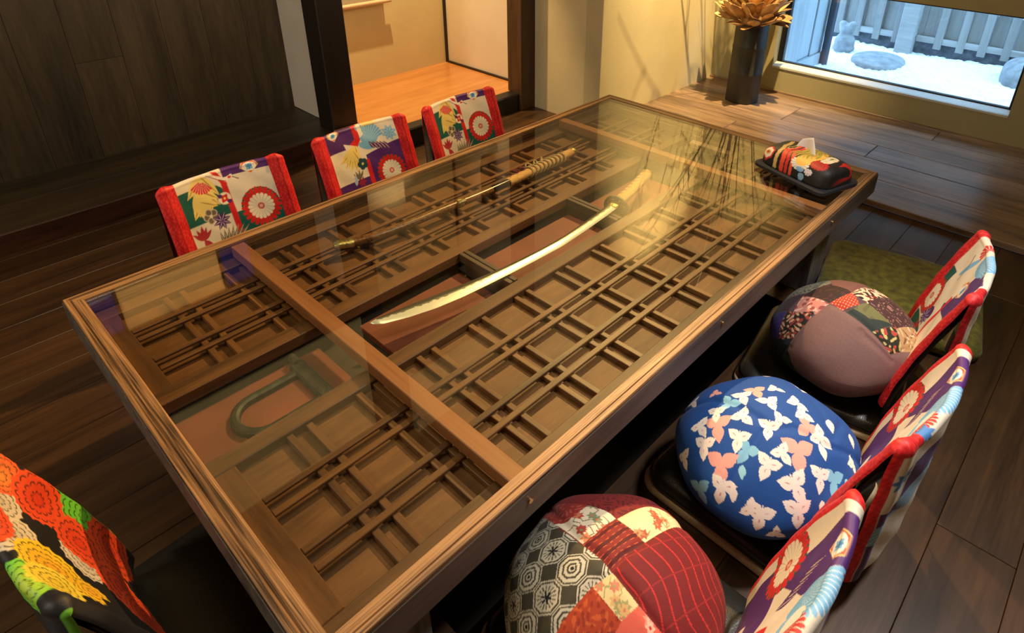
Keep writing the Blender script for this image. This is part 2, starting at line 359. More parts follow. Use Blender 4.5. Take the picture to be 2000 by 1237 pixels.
# lit corner
struct(mk('wall_far', *cbox(2.222, 2.32, 1.372, 1.84, -.02, 2.41), M['plaster']))
struct(mk('wall_back', *cbox(2.222, 3.40, 1.37, 1.47, -.02, 2.41), M['plaster']))
WY0, WY1, WZ0, WZ1 = -.112, 1.006, F - .190, F + .232
struct(mk('wall_window', *boxes([(3.285, 3.40, -2.2, WY0, -.02, 2.41), (3.285, 3.40, WY1, 1.40, -.02, 2.41), (3.285, 3.40, WY0, WY1, -.02, WZ0), (3.285, 3.40, WY0, WY1, WZ1, 2.41)], .0005), M['plaster_dim']))
struct(mk('trim_9', *cbox(3.272, 3.286, -2.2, 1.372, LZ - .002, LZ + .012, .002), M['ledge']))
# remaining walls and ceiling, outside the frame but reflected in the table glass
struct(mk('wall_near', *cbox(-2.26, -2.2, -2.26, 2.56, -.02, 2.41), M['plaster']))
struct(mk('wall_right', *cbox(-2.26, 3.40, -2.26, -2.2, -.02, 2.41), M['plaster']))
ce = struct(mk('ceiling', *cbox(-2.26, 3.40, -2.26, 2.60, 2.41, 2.47), M['ceil']))
# ------------------------------------------------------------------ window 1
wt = bpy.data.objects.new('window_1', None); C.objects.link(wt); wt.location = (3.345, .45, F); wt['kind'] = 'structure'
t = tuple(wt.location)
fb = .013
fy0, fy1, fz0, fz1 = -.112, 1.006, F - .185, F + .232
V, Fc = boxes([(3.333, 3.358, fy0, fy0 + fb, fz0, fz1), (3.333, 3.358, fy1 - .030, fy1, fz0, fz1), (3.333, 3.358, fy0, fy1, fz0, fz0 + fb), (3.333, 3.358, fy0, fy1, fz1 - fb, fz1)], .001)
mk('frame', off(V, t), Fc, M['winframe'], wt)
V, Fc = cbox(3.343, 3.349, fy0 + fb, fy1 - .030, fz0 + fb, fz1 - fb, .0005); mk('pane', off(V, t), Fc, M['wglass'], wt)
v = [(3.280, WY0, WZ0 - .002), (3.280, WY1, WZ0 - .002), (3.333, WY1, WZ0 + .012), (3.333, WY0, WZ0 + .012), (3.280, WY0, WZ0 - .012), (3.280, WY1, WZ0 - .012), (3.333, WY1, WZ0 - .012), (3.333, WY0, WZ0 - .012)]
mk('sill', off(v, t), [(0, 1, 2, 3), (4, 7, 6, 5), (0, 4, 5, 1), (1, 5, 6, 2), (2, 6, 7, 3), (3, 7, 4, 0)], M['sill'], wt)
# window 2 in the wood wall, seen only mirrored in the table glass
wt2 = bpy.data.objects.new('window_2', None); C.objects.link(wt2); wt2.location = (.525, 2.52, 1.2); wt2['kind'] = 'structure'; t = tuple(wt2.location)
V, Fc = boxes([(.12, .145, 2.50, 2.54, .93, 1.5), (.905, .93, 2.50, 2.54, .93, 1.5), (.12, .93, 2.50, 2.54, .93, .955), (.12, .93, 2.50, 2.54, 1.475, 1.5)], .002)
mk('frame', off(V, t), Fc, M['dark'], wt2)
for a, b, mt in ((.145, .30, 'blue_glass'), (.31, .75, 'blind'), (.76, .905, 'blue_glass')):
    V, Fc = cbox(a, b, 2.515, 2.518, .955, 1.475, .0005); mk('pane', off(V, t), Fc, M[mt], wt2)
for x in (.305, .755):
    V, Fc = cbox(x - .006, x + .006, 2.508, 2.522, .955, 1.475, .001); mk('mullion', off(V, t), Fc, M['dark'], wt2)
# ------------------------------------------------------------------ garden outside
gz = F - .31
V = []; Fc = []
nx, ny = 130, 190
gx = np.linspace(3.40, 5.0, nx); gy = np.linspace(-2.2, 1.9, ny)
hz = gz + RNG.uniform(-.009, .009, (nx, ny)) + .01 * np.sin(gx[:, None] * 7) * np.cos(gy[None] * 5)
V = [(gx[i], gy[j], hz[i, j]) for i in range(nx) for j in range(ny)]
Fc = [(i * ny + j, (i + 1) * ny + j, (i + 1) * ny + j + 1, i * ny + j + 1) for i in range(nx - 1) for j in range(ny - 1)]
tag(mk('white_gravel', V, Fc, M['gravel'], smooth=False), 'bright white gravel covering the little garden outside the window', 'gravel', kind='stuff')
struct(mk('ground', *cbox(3.40, 6.5, -3, 3, -.35, gz - .03), M['soil']))
fx = 4.62
fen = thing('wooden_fence', 'pale grey wooden board fence with battens beyond the gravel garden', 'fence', (fx, .4, gz))
t = tuple(fen.location)
for y in np.arange(-1.9, 1.9, .126):
    V, Fc = cbox(fx + .03, fx + .045, y + .001, y + .125, F - .205, F + 1.1, .002); mk('board', off(V, t), Fc, M['fence'], fen)
for y in [-1.75 + .125 * k for k in range(12)] + [.140, .268, .388, .518, .775, .900, 1.03, 1.155, 1.28, 1.41, 1.54]:
    V, Fc = cbox(fx, fx + .028, y - .022, y + .022, F - .266, F + 1.1, .002); mk('batten', off(V, t), Fc, M['fence'], fen)
for y0, y1 in ((-1.9, .65), (.755, 1.9)):
    V, Fc = cbox(fx + .005, fx + .03, y0, y1, F - .235, F - .197, .003); mk('rail', off(V, t), Fc, M['fence_rail'], fen)
for y in (.655, -1.2):
    V, Fc = cbox(fx - .05, fx + .05, y, y + .098, F - .33, F + 1.15, .004); mk('post', off(V, t), Fc, M['fence_rail'], fen)
V, Fc = cbox(fx + .03, fx + .06, -1.9, 1.9, gz - .05, F - .23, .002); mk('base_board', off(V, t), Fc, M['soil'], fen)  # foundation strip below the boards, shade of the gap put into its dark colour
ow = thing('outside_corner_wall', 'pale blue-grey boarded wall end just outside the window on its left', 'wall', (3.7, 1.1, gz)); t = tuple(ow.location)
for k, (a, b) in enumerate(((3.42, 3.60), (3.602, 3.78), (3.782, 3.96))):
    V, Fc = cbox(a, b, 1.0 + .01 * (k % 2), 1.2, gz + .07, F + .9, .004); mk('board', off(V, t), Fc, M['outwall'], ow)
V, Fc = cbox(3.42, 3.98, .985, 1.2, gz - .03, gz + .068, .004); mk('base_board', off(V, t), Fc, M['outwall'], ow)
V, Fc = tube([(3.93, .965, gz - .05), (3.93, .965, F + .9)], .024, 14)
o = mk('drain_pipe', V, Fc, M['pipe'], smooth=False); smooth_angle(o); tag(o, 'dark upright pipe beside the pale wall end outside the window', 'pipe')
# stone ornament: one fused figure with pear body, head and two ear lobes
def blobs(name, parts, mat, voxel):
    bm = bmesh.new()
    for (x, y, z, rx, ry, rz) in parts:
        bmesh.ops.create_icosphere(bm, subdivisions=3, radius=1, matrix=Matrix.Translation((x, y, z)) @ Matrix.Diagonal((rx, ry, rz, 1)))
    me = bpy.data.meshes.new(name); bm.to_mesh(me); bm.free(); me.materials.append(mat)
    o = bpy.data.objects.new(name, me); C.objects.link(o)
    md = o.modifiers.new('fuse', 'REMESH'); md.mode = 'VOXEL'; md.voxel_size = voxel; md.use_smooth_shade = True
    sm = o.modifiers.new('soften', 'SMOOTH'); sm.iterations = 6; sm.factor = .6
    return o
o = blobs('stone_ornament', [(0, 0, .062, .062, .064, .070), (0, 0, .028, .066, .070, .034), (0, 0, .150, .044, .050, .036), (0, .030, .176, .026, .027, .025), (0, -.030, .178, .026, .027, .026), (0, 0, .122, .036, .037, .022)], M['stone'], .006)
o.location = (4.33, .995, gz - .004); tag(o, 'small grey stone animal ornament with two ears standing on white gravel', 'ornament')
def rock(name, loc, r, seed, mat, label, cat):
    bm = bmesh.new(); bmesh.ops.create_icosphere(bm, subdivisions=4, radius=1)
    rs = np.random.RandomState(seed); dirs = rs.normal(size=(14, 3)); dirs /= np.linalg.norm(dirs, axis=1)[:, None]; am = rs.uniform(-.10, .16, 14)
    for v in bm.verts:
        n = np.array(v.co); k = 1 + sum(a * max(0, n @ d) ** 4 for a, d in zip(am, dirs)); z = n[2]
        v.co = Vector((n[0] * r[0] * k, n[1] * r[1] * k, max(-.55, math.copysign(abs(z) ** .6, z)) * r[2]))
    me = bpy.data.meshes.new(name); bm.to_mesh(me); bm.free(); me.materials.append(mat)
    me.polygons.foreach_set('use_smooth', [True] * len(me.polygons))
    o = bpy.data.objects.new(name, me); C.objects.link(o); o.location = loc; tag(o, label, cat); return o
rock('stepping_stone', (4.21, .735, gz + .012), (.19, .145, .03), 3, M['stone'], 'flat round grey stepping stone lying in the white gravel', 'stone')
rock('garden_rock', (4.42, -.03, gz + .03), (.19, .13, .10), 8, M['stone'], 'rugged pale rock on the gravel at the right end of the window', 'rock')
# ------------------------------------------------------------------ alcove contents
sc = thing('hanging_scroll', 'hanging scroll with wooden bottom roller on the alcove back wall', 'scroll', (1.63, 2.49, F + .14)); t = tuple(sc.location)
V, Fc = cbox(1.43, 1.83, 2.488, 2.491, F + .145, F + 1.55, .0008); mk('silk', off(V, t), Fc, M['scroll'], sc)
V, Fc = tube([(1.40, 2.489, F + .142), (1.86, 2.489, F + .142)], .011, 14); smooth_angle(mk('roller', off(V, t), Fc, M['scroll_rod'], sc))
V, Fc = tube([(1.42, 2.489, F + 1.555), (1.84, 2.489, F + 1.555)], .008, 10); mk('top_rod', off(V, t), Fc, M['scroll_rod'], sc)
V, Fc = tube([(1.55, 2.489, F + 1.56), (1.63, 2.528, F + 1.66), (1.71, 2.489, F + 1.56)], .0015, 5); mk('hanger', off(V, t), Fc, M['twig'], sc)
hv = thing('hanging_vase', 'black vase hung high on the cream right wall of the alcove', 'vase', (2.20, 2.16, F + .74)); t = (0, 0, 0)
V, Fc = lathe([(.012, 0), (.036, .012), (.043, .06), (.043, .30), (.046, .31), (.040, .31), (.038, .10)], 20); smooth_angle(mk('body', V, Fc, M['kettle'], hv))
V, Fc = tube([(.0, 0, .29), (.03, .0, .35), (.042, .0, .37)], .003, 6); mk('hook', V, Fc, M['kettle'], hv)

# ------------------------------------------------------------------ the table
TL, TW = 1.8087, 1.0
tb = thing('low_table', 'long low wooden table with glass top over a sunken lattice box', 'table', (TL / 2, TW / 2, 0)); tt = (TL / 2, TW / 2, 0)
prof = [(0, -.063), (0, -.001), (.001, 0), (.0080, 0), (.0092, -.003), (.0115, -.003), (.0125, -.0003), (.0270, -.0003), (.0280, -.0015), (.0280, -.063)]
def frame_board(k, mat):
    prof2 = [(w * (1.12 if k in (1, 3) else 1), z) for w, z in prof]
    v = []; n = len(prof)
    for end in (0, 1):
        for (w, z) in prof2:
            if k == 0: p = ((w, TL - w)[end], w, z)
            elif k == 1: p = (TL - w, (w, TW - w)[end], z)
            elif k == 2: p = ((w, TL - w)[end], TW - w, z)
            else: p = (w, (w, TW - w)[end], z)
            v.append((p[0], p[1], p[2] + F))
    f = [(i, (i + 1) % n, n + (i + 1) % n, n + i) for i in range(n)] + [tuple(range(n)), tuple(range(n, 2 * n))[::-1]]
    return mk('frame_board', off(v, tt), f, mat, tb)
for k in range(4): frame_board(k, M['frame'] if k in (0, 2) else M['frame_y'])
# outer apron skins, darker than the worn top edges
V, Fc = cbox(.0, TL, -.0022, .0, F - .064, F - .007, .0006); mk('apron', off(V, tt), Fc, M['apron'], tb)
V, Fc = cbox(.0, TL, TW, TW + .0022, F - .064, F - .007, .0006); mk('apron', off(V, tt), Fc, M['apron'], tb)
V, Fc = cbox(-.0022, .0, -.0022, TW + .0022, F - .064, F - .007, .0006); mk('apron', off(V, tt), Fc, M['apron'], tb)
V, Fc = cbox(TL, TL + .0022, -.0022, TW + .0022, F - .064, F - .007, .0006); mk('apron', off(V, tt), Fc, M['apron'], tb)
V, Fc = cbox(.0315, TL - .0315, .0285, TW - .0285, F - .0075, F - .0020, .0006); mk('glass_pane', off(V, tt), Fc, M['glass'], tb)
for x in (.329, 1.483):
    V, Fc = cbox(x, x + .032, .029, TW - .029, F - .036, F - .0085, .0015); mk('crossbeam', off(V, tt), Fc, M['beam'], tb)
V, Fc = cbox(.029, TL - .029, .029, TW - .029, F - .110, F - .098, .001); mk('base_panel', off(V, tt), Fc, M['boxfloor'], tb)
V, Fc = boxes([(.0, TL, .001, .028, F - .110, F - .0635), (0, TL, TW - .028, TW - .001, F - .110, F - .0635), (.001, .028, .028, TW - .028, F - .110, F - .0635), (TL - .028, TL - .001, .028, TW - .028, F - .110, F - .0635)])
for x0 in (.09, 1.60):
    for y0 in (.06, .84):
        V2, F2 = cbox(x0, x0 + .10, y0, y0 + .10, 0, F - .110, .004); mk('leg', off(V2, tt), F2, M['leg'], tb)
for x in (.337, .90, 1.47):
    V2, F2 = tube([(x, -.0058, F - .026), (x, .001, F - .026)], .0042, 10); smooth_angle(mk('screw', off(V2, tt), F2, M['brass'], tb))
for q in ((.03, TL - .03, .030, .045), (.03, TL - .03, TW - .045, TW - .030)):
    V2, F2 = cbox(*q, F - .098, F - .0662, .001); mk('runner', off(V2, tt), F2, M['boxfloor'], tb)

# lattice doors lying in the table box
DX0, DX1 = .0315, 1.776; ZT_, ZB_ = F - .040, F - .060
def lattice(label, y0, y1, sy, bars):
    d = thing('lattice_door', label, 'door panel', ((DX0 + DX1) / 2, (y0 + y1) / 2, ZB_), 0, 'old lattice doors under the table glass'); t = tuple(d.location)
    V, Fc = cbox(DX0 + .01, DX1 - .01, y0 + .01, y1 - .01, ZB_ - .004, ZB_ + .001, .0008); mk('panel', off(V, t), Fc, M['panel'], d)
    for a, b in sy:
        V, Fc = cbox(DX0, DX1, a, b, ZB_ - .006, ZT_, .0015); mk('stile', off(V, t), Fc, M['stile'], d)
    ya, yb = sy[0][1], sy[1][0]
    for a, b in ((DX0, .0715), (1.738, DX1)):
        V, Fc = cbox(a, b, ya + .0005, yb - .0005, ZB_ - .006, ZT_ - .0004, .0015); mk('rail', off(V, t), Fc, M['lat_y'], d)
    xa = [.155 + .1325 * k for k in range(12)]
    for x in xa:
        for dx in (0, .0355):
            if x + dx > 1.72: continue
            V, Fc = cbox(x + dx + .0002, x + dx + .0118, ya + .0005, yb - .0005, ZB_ + .0012, ZT_ - .0065, .001); mk('crossbar', off(V, t), Fc, M['lat_y'], d)
    for yc in bars:
        V, Fc = cbox(.072, 1.7375, yc - .0062, yc + .0062, ZT_ - .0066, ZT_ - .0008, .001); mk('bar', off(V, t), Fc, M['lat_x'], d)
        V, Fc = cbox(.072, 1.7375, yc - .0058, yc + .0058, ZB_ + .0012, ZT_ - .0066, .0005)
    return d
lattice('old wooden lattice door under the table glass with the lacquered scabbard lying on it', .600, .9705, ((.600, .637), (.934, .9705)), (.8525, .8185, .7355, .7030))
lattice('old wooden lattice door under the table glass on the cushion side, nothing lying on it', .0295, .4215, ((.0295, .0685), (.386, .4215)), (.2935, .2625, .1785, .1430))
def board(label, x0, x1, y0, y1, z0, z1):
    o = mk('red_board', *cbox(x0, x1, y0, y1, z0, z1, .002), M['red']); return tag(o, label, 'board', 'red boards in the table channel')
board('reddish board under the iron handle at the near end of the table channel', .034, .327, .428, .594, F - .098, F - .086)
board('red board in the table channel below the tip of the sword blade', .42, .70, .455, .590, F - .098, F - .084)
board('red board in the middle of the table channel under the sword blade', .742, 1.10, .452, .588, F - .098, F - .082)
board('red board in the table channel below the sword guard', 1.135, 1.45, .452, .588, F - .098, F - .084)
for x, lb in ((.709, 'dark cross slat of the table channel under the middle of the blade'), (1.102, 'dark cross slat of the table channel next to the sword guard')):
    o = thing('cross_slat', lb, 'slat', (x + .013, .51, F - .06), 0, 'slats across the table channel'); t = tuple(o.location)
    V, Fc = cbox(x, x + .0115, .4225, .599, F - .060, F - .0385, .001); mk('batten', off(V, t), Fc, M['slat'], o)
    V, Fc = cbox(x + .0145, x + .026, .4225, .599, F - .060, F - .0385, .001); mk('batten', off(V, t), Fc, M['slat'], o)
    V, Fc = cbox(x + .004, x + .022, .440, .582, F - .098, F - .060, .001); mk('support', off(V, t), Fc, M['boxfloor'], o)
# iron U handle
hd = thing('iron_latch', 'weathered iron U-shaped latch lying on the reddish board', 'latch', (.19, .5, F - .086)); t = (.19, .5, F)
pts = [(.262, .548)] + [(.165 + .0 - .046 * math.sin(a), .501 + .047 * math.cos(a)) for a in np.linspace(0, math.pi, 15)] + [(.262, .454)]
v = []; f = []
P2 = [Vector((p[0], p[1], 0)) for p in pts]
for i, p in enumerate(P2):
    dd = (P2[min(i + 1, len(P2) - 1)] - P2[max(i - 1, 0)]).normalized(); nn = Vector((-dd.y, dd.x, 0))
    for s, z in ((-.0085, -.086), (-.0078, -.076), (-.003, -.073), (.003, -.073), (.0078, -.076), (.0085, -.086)):
        q = p + nn * s; v.append((q.x, q.y, F + z))
for i in range(len(P2) - 1):
    for k in range(6): f.append((i * 6 + k, i * 6 + (k + 1) % 6, (i + 1) * 6 + (k + 1) % 6, (i + 1) * 6 + k))
f.append(tuple(range(6))); f.append(tuple((len(P2) - 1) * 6 + k for k in range(6)))
tl = (.19, .5, F - .086)
mk('bow', off(v, tl), f, M['iron'], hd)
V, Fc = boxes([(.252, .282, .437, .572, F - .086, F - .071)], .004); mk('crossbar', off(V, tl), Fc, M['iron'], hd)
for y in (.430, .576):
    V, Fc = tube([(.268, y - .012, F - .072), (.268, y + .012, F - .072)], .009, 10); smooth_angle(mk('pin', off(V, tl), Fc, M['iron'], hd))

# ------------------------------------------------------------------ vertex-printed surfaces
def srgb(c):
    c = np.array(c, float) / 255.; return np.where(c <= .04045, c / 12.92, ((c + .055) / 1.055) ** 2.4)
class Paint:
    def __init__(s, X, Y, base): s.X = X; s.Y = Y; s.c = np.tile(srgb(base), (len(X), 1))
    def fill(s, m, col): s.c[m] = srgb(col)
    def poly(s, pts, col):
        m = s.inpoly(pts); s.c[m] = srgb(col); return m
    def inpoly(s, pts):
        m = np.zeros(len(s.X), bool); n = len(pts); j = n - 1
        for i in range(n):
            xi, yi = pts[i]; xj, yj = pts[j]
            if yi != yj: m ^= ((yi > s.Y) != (yj > s.Y)) & (s.X < (xj - xi) * (s.Y - yi) / (yj - yi) + xi)
            j = i
        return m
    def box(s, x0, x1, y0, y1, col): s.fill((s.X > x0) & (s.X < x1) & (s.Y > y0) & (s.Y < y1), col)
    def loc(s, cx, cy, ang=0):
        a = math.radians(ang); dx = s.X - cx; dy = s.Y - cy
        return dx * math.cos(a) + dy * math.sin(a), -dx * math.sin(a) + dy * math.cos(a)
    def ell(s, cx, cy, a, b, ang, col):
        p, q = s.loc(cx, cy, ang); s.fill((p / a) ** 2 + (q / b) ** 2 < 1, col)
    def petal(s, cx, cy, ang, L, w, col, vein=None):
        p, q = s.loc(cx, cy, ang); u = np.clip(p / L, 0, 1); h = w * np.sin(np.pi * u ** .75)
        m = (p > 0) & (p < L) & (np.abs(q) < h); s.fill(m, col)
        if vein: s.fill(m & (np.abs(q) < h * .16), vein)
    def star(s, cx, cy, n, L, w, col, rot=0, vein=None):
        for k in range(n): s.petal(cx, cy, rot + 360 * k / n, L, w, col, vein)
    def ring_flower(s, cx, cy, r, n, col, edge, rot=0, r0=0):
        """rounded petals side by side in a ring"""
        p, q = s.loc(cx, cy, rot); rr = np.hypot(p, q); t = np.arctan2(q, p); k = np.abs((t * n / (2 * np.pi)) % 1 - .5) * 2
        lim = r * (1 - .16 * k ** 3); m = (rr < lim) & (rr > r0); s.fill(m, col)
        s.fill(m & (k > .86) & (rr > r * .3), edge)
    def fan(s, cx, cy, r0, r1, a0, a1, n, col, edge):
        p, q = s.loc(cx, cy); rr = np.hypot(p, q); t = np.degrees(np.arctan2(q, p)); t = (t - a0) % 360; span = (a1 - a0) % 360
        k = np.abs((t / span * n) % 1 - .5) * 2; m = (t < span) & (rr > r0) & (rr < r1 * (1 - .12 * k ** 2)); s.fill(m, col); s.fill(m & (k > .82), edge)
    def line(s, pts, w, col):
        for (a, b) in zip(pts[:-1], pts[1:]):
            d = np.array(b) - np.array(a); L = np.hypot(*d) + 1e-9; d = d / L; p = (s.X - a[0]) * d[0] + (s.Y - a[1]) * d[1]; q = -(s.X - a[0]) * d[1] + (s.Y - a[1]) * d[0]
            s.fill((p > -w) & (p < L + w) & (np.abs(q) < w), col)
    def scales(s, cx, cy, r, tip, base, n=18, dr=13, edge=(20, 15, 10)):
        p, q = s.loc(cx, cy); rr = np.hypot(p, q); t = np.arctan2(q, p)
        lim = r * (1 - .10 * np.abs(np.sin(t * n / 2)) ** .7)
        m = rr < lim
        k = np.floor(rr / dr); u = (t * n / (2 * np.pi) * np.clip(.45 + k * .18, .5, 1.6) + .5 * (k % 2)) % 1
        fr = rr / dr - k; arc = np.abs(fr - (.98 - .9 * np.abs(u - .5) ** 1.5 * 1.6))
        g = np.clip(rr / r, 0, 1)[:, None]; col = srgb(base) * (1 - g) + srgb(tip) * g
        s.c[m] = col[m]; s.fill(m & (arc < .11) & (np.abs(u - .5) < .40), edge)
def setprint(o, cols):
    a = o.data.color_attributes.new('print', 'FLOAT_COLOR', 'POINT'); b = np.ones((len(cols), 4), np.float32); b[:, :3] = cols
    a.data.foreach_set('color', b.ravel())
WHITE = (232, 222, 205); RED = (214, 26, 30); DRED = (150, 14, 22); TEAL = (12, 92, 84); PURP = (78, 30, 112); BLUE = (120, 184, 232); YEL = (238, 216, 128); GOLD = (214, 178, 96); GREY = (112, 100, 82); GREEN = (26, 84, 62)

# chair back geometry, shared by all chairs
BW = .335; ZB2, ZT2 = .07, .415; SAG = .028
def back_pt(u, d):
    e = np.abs(2 * u - 1); h = (.009 + .007 * np.exp(-((e - .88) / .10) ** 2)) * np.sqrt(np.clip(1 - e ** 14, 0, 1))
    r = np.maximum(h, 1e-4); arc = np.pi * .010 / 2
    on = np.abs(d) < arc
    z = np.where(on, ZT2 + r * np.cos(d / .010), ZT2 - (np.abs(d) - arc)); of = np.where(on, r * np.sin(d / .010), r * np.sign(d))
    zz = np.minimum(z, ZT2); x = (u - .5) * BW; wv = 1 - (2 * u - 1) ** 2; f = (zz - ZB2) / (ZT2 - ZB2)
    f = np.where((d < 0) & ~on, 1.0 - .10 * (1 - f), f)      # behind, the cloth hangs straight down from the top edge
    y = -.146 - .084 * np.abs(f) ** 1.55 * np.sign(f) - SAG * wv * (.35 + .65 * f) + of
    # small puckers of the sewn cloth
    y = y + .0012 * np.sin(u * 23 + d * 31) * np.sin(d * 47 + 1.3)
    return np.stack([x, y, z], -1)
def back_mesh(name, paint, nu=210):
    d = np.concatenate([np.linspace(-.325, -.02, 150), np.linspace(-.018, .018, 18), np.linspace(.02, .335, 220)])
    u = np.linspace(0, 1, nu)
    u = np.concatenate([[0, .003, .008], u[2:-2], [.992, .997, 1]])
    U, D = np.meshgrid(u, d); p = back_pt(U.ravel(), D.ravel()); n = len(u); m = len(d)
    f = [(i * n + j, i * n + j + 1, (i + 1) * n + j + 1, (i + 1) * n + j) for i in range(m - 1) for j in range(n - 1)]
    me_o = mk(name, p, f, M['cover'], keep=True, smooth=True)
    X = (U.ravel() - .5) * BW * 1000; Y = D.ravel() * 1000
    me_o.data.polygons.foreach_set('use_smooth', [True] * len(me_o.data.polygons))
    setprint(me_o, sum(paint(X + a, Y + b) for a, b in ((-.5, -.25), (.5, .25), (-.2, .5), (.2, -.5))) / 4); return me_o
def bands(P, a=120, b=-122, c1=RED):
    P.fill((P.X > np.where(P.Y < -22, 157, a)), c1); P.fill((P.X < np.where(P.Y < -22, -157, b)), c1)
    a = np.where(P.Y < -22, 157, a); b = np.where(P.Y < -22, -157, b)
    for s in (1, -1):       # woven flower-swirl texture of the red silk
        k = np.sin(P.X * .55 * s + 2 * np.sin(P.Y * .16)) * np.sin(P.Y * .33 + np.sin(P.X * .4))
        m = ((P.X > a) if s > 0 else (P.X < b)) & (k > .55); P.fill(m, (226, 58, 56))
        m = ((P.X > a) if s > 0 else (P.X < b)) & (k < -.62); P.fill(m, (180, 14, 22))
    P.fill(np.abs(P.X - a - 24) < 1.2, (150, 10, 18)); P.fill(np.abs(P.X - b + 24) < 1.2, (150, 10, 18))
def rosette(P, cx, cy, r, dark=True):
    P.ring_flower(cx, cy, r, 22, RED, (120, 70, 30))
    for k in range(22):
        a = 2 * math.pi * k / 22; P.ell(cx + r * .93 * math.cos(a), cy + r * .93 * math.sin(a), r * .055, r * .055, 0, GREEN)
    P.ring_flower(cx, cy, r * .66, 18, (240, 232, 214), (198, 176, 140)); P.ell(cx, cy, r * .17, r * .17, 0, (200, 60, 70)); P.star(cx, cy, 6, r * .14, r * .03, (240, 190, 170))
def diamond(P, cx, cy, s):
    P.poly([(cx - 1.25 * s, cy), (cx, cy + .95 * s), (cx + 1.25 * s, cy), (cx + .8 * s, cy - .8 * s), (cx - .8 * s, cy - .8 * s)], (226, 190, 120))
    P.poly([(cx - 1.1 * s, cy), (cx, cy + .82 * s), (cx + 1.1 * s, cy), (cx + .7 * s, cy - .72 * s), (cx - .7 * s, cy - .72 * s)], (216, 50, 30))
    P.ell(cx, cy, .95 * s, .62 * s, 0, (244, 238, 226)); P.star(cx, cy, 4, .6 * s, .2 * s, BLUE, 45); P.star(cx, cy, 4, .5 * s, .12 * s, (70, 140, 210), 0)
def feathers(P, cx, cy, L, a0, a1, n, w, col=YEL, edge=(176, 140, 70)):
    for k in range(n):
        a = a0 + (a1 - a0) * k / (n - 1); P.petal(cx, cy, a, L * (1 - .18 * (k % 2)), w, col, edge)
def paint_teal(X, Y):
    P = Paint(X, Y, WHITE)
    P.box(8, 122, 32, 118, TEAL); P.box(-124, 0, 120, 250, TEAL); P.box(-124, -2, -40, 28, PURP)
    P.box(-124, 122, -400, -150, PURP); P.box(8, 122, -150, -40, TEAL)
    P.ell(16, 52, 32, 30, 0, WHITE); P.box(-6, 9, 36, 400, RED); P.poly([(10, 8), (26, 2), (6, 45), (-8, 45)], RED)
    P.ell(34, 78, 32, 40, 0, TEAL); P.box(-6, 9, 36, 400, RED)
    feathers(P, 52, 8, 66, 42, 118, 9, 11); feathers(P, 66, 40, 62, 60, 140, 8, 12); feathers(P, 74, 66, 46, 55, 150, 7, 10); P.ell(68, 100, 14, 9, 0, YEL)
    P.fan(54, 18, 6, 34, 20, 130, 9, (216, 40, 48), WHITE)
    P.line([(40, 6), (14, 24), (-6, 34), (-22, 30), (-30, 36)], 4.5, (242, 236, 224)); P.line([(38, 10), (14, 28), (-6, 38)], 1.0, (160, 60, 60)); P.line([(-26, 32), (-38, 40)], 1.5, GREY); P.ell(-18, 31, 5, 3, 0, RED)
    P.ell(12, 78, 17, 15, 0, (240, 232, 216)); P.star(12, 78, 4, 13, 5, RED, 45); P.ell(22, 70, 6, 5, 0, PURP); P.ell(2, 88, 6, 5, 0, PURP); P.ell(12, 78, 3, 3, 0, YEL)
    diamond(P, -74, 17, 20); rosette(P, -70, 124, 52)
    for k in range(5): a = k * 72; P.ell(60 + 11 * math.cos(math.radians(a)), 108 + 11 * math.sin(math.radians(a)), 9, 9, 0, (200, 190, 170)); P.ell(60 + 11 * math.cos(math.radians(a)), 108 + 11 * math.sin(math.radians(a)), 6.5, 6.5, 0, GREY)
    P.ell(60, 108, 4, 4, 0, WHITE); P.star(38, 128, 8, 25, 5, PURP, 10, (214, 200, 220))
    P.star(96, 160, 1, 40, 6, (190, 40, 60), -95); [P.petal(96, 158, a, 34, 5, (186, 50, 66)) for a in (-140, -115, -70, -45, 130, 100)]
    for k in range(7): P.petal(20 + 5 * k, 196, -100 + 9 * k - 40, 62 - 3 * k, 4.5, GREY, WHITE)
    bands(P); return P.c
def paint_purple(X, Y):
    P = Paint(X, Y, WHITE)
    P.box(12, 124, -60, 63, PURP); P.box(-6, 124, 159, 250, PURP); P.poly([(-122, 74), (0, 96), (0, 260), (-122, 260)], PURP); P.box(-122, 122, -400, -170, TEAL)
    P.box(2, 22, -30, 48, RED); P.box(-6, 9, 108, 400, RED)
    P.poly([(2, 48), (24, 44), (40, 52), (56, 62), (20, 68)], RED)
    P.poly([(20, 64), (64, 46), (60, 70), (20, 76)], WHITE)
    feathers(P, 26, 62, 78, 28, 82, 8, 10); feathers(P, 40, 70, 56, 30, 110, 7, 9)
    P.ell(-30, 40, 34, 30, 20, BLUE); P.fan(-18, 62, 8, 62, 190, 300, 12, BLUE, (206, 230, 244)); P.ell(-8, 70, 24, 10, -25, BLUE)
    P.poly([(4, 4), (-10, 2), (-12, 36), (2, 44)], (242, 236, 224)); P.poly([(-12, -6), (-60, -2), (-58, 12), (-18, 16)], YEL); P.petal(-20, 4, 170, 46, 8, YEL, WHITE)
    P.star(-97, 50, 8, 26, 6, BLUE, 12, (200, 226, 242))
    for k in range(5): P.petal(-84 + 12 * k, 96 - 3 * k, -60, 30, 6, PURP, (220, 196, 160))
    rosette(P, -70, 163, 50); diamond(P, 90, 13, 18)
    for k in range(5): a = k * 72; P.ell(20 + 10 * math.cos(math.radians(a)), 117 + 10 * math.sin(math.radians(a)), 8.5, 8.5, 0, (24, 70, 84))
    P.ell(20, 117, 4, 4, 0, YEL)
    [P.petal(44, 158, a, 30, 4, GREY) for a in (-130, -100, -70, -50)]; P.star(40, 168, 6, 18, 4, (150, 30, 70)); P.petal(62, 172, -100, 34, 6, (176, 200, 236))
    bands(P); return P.c
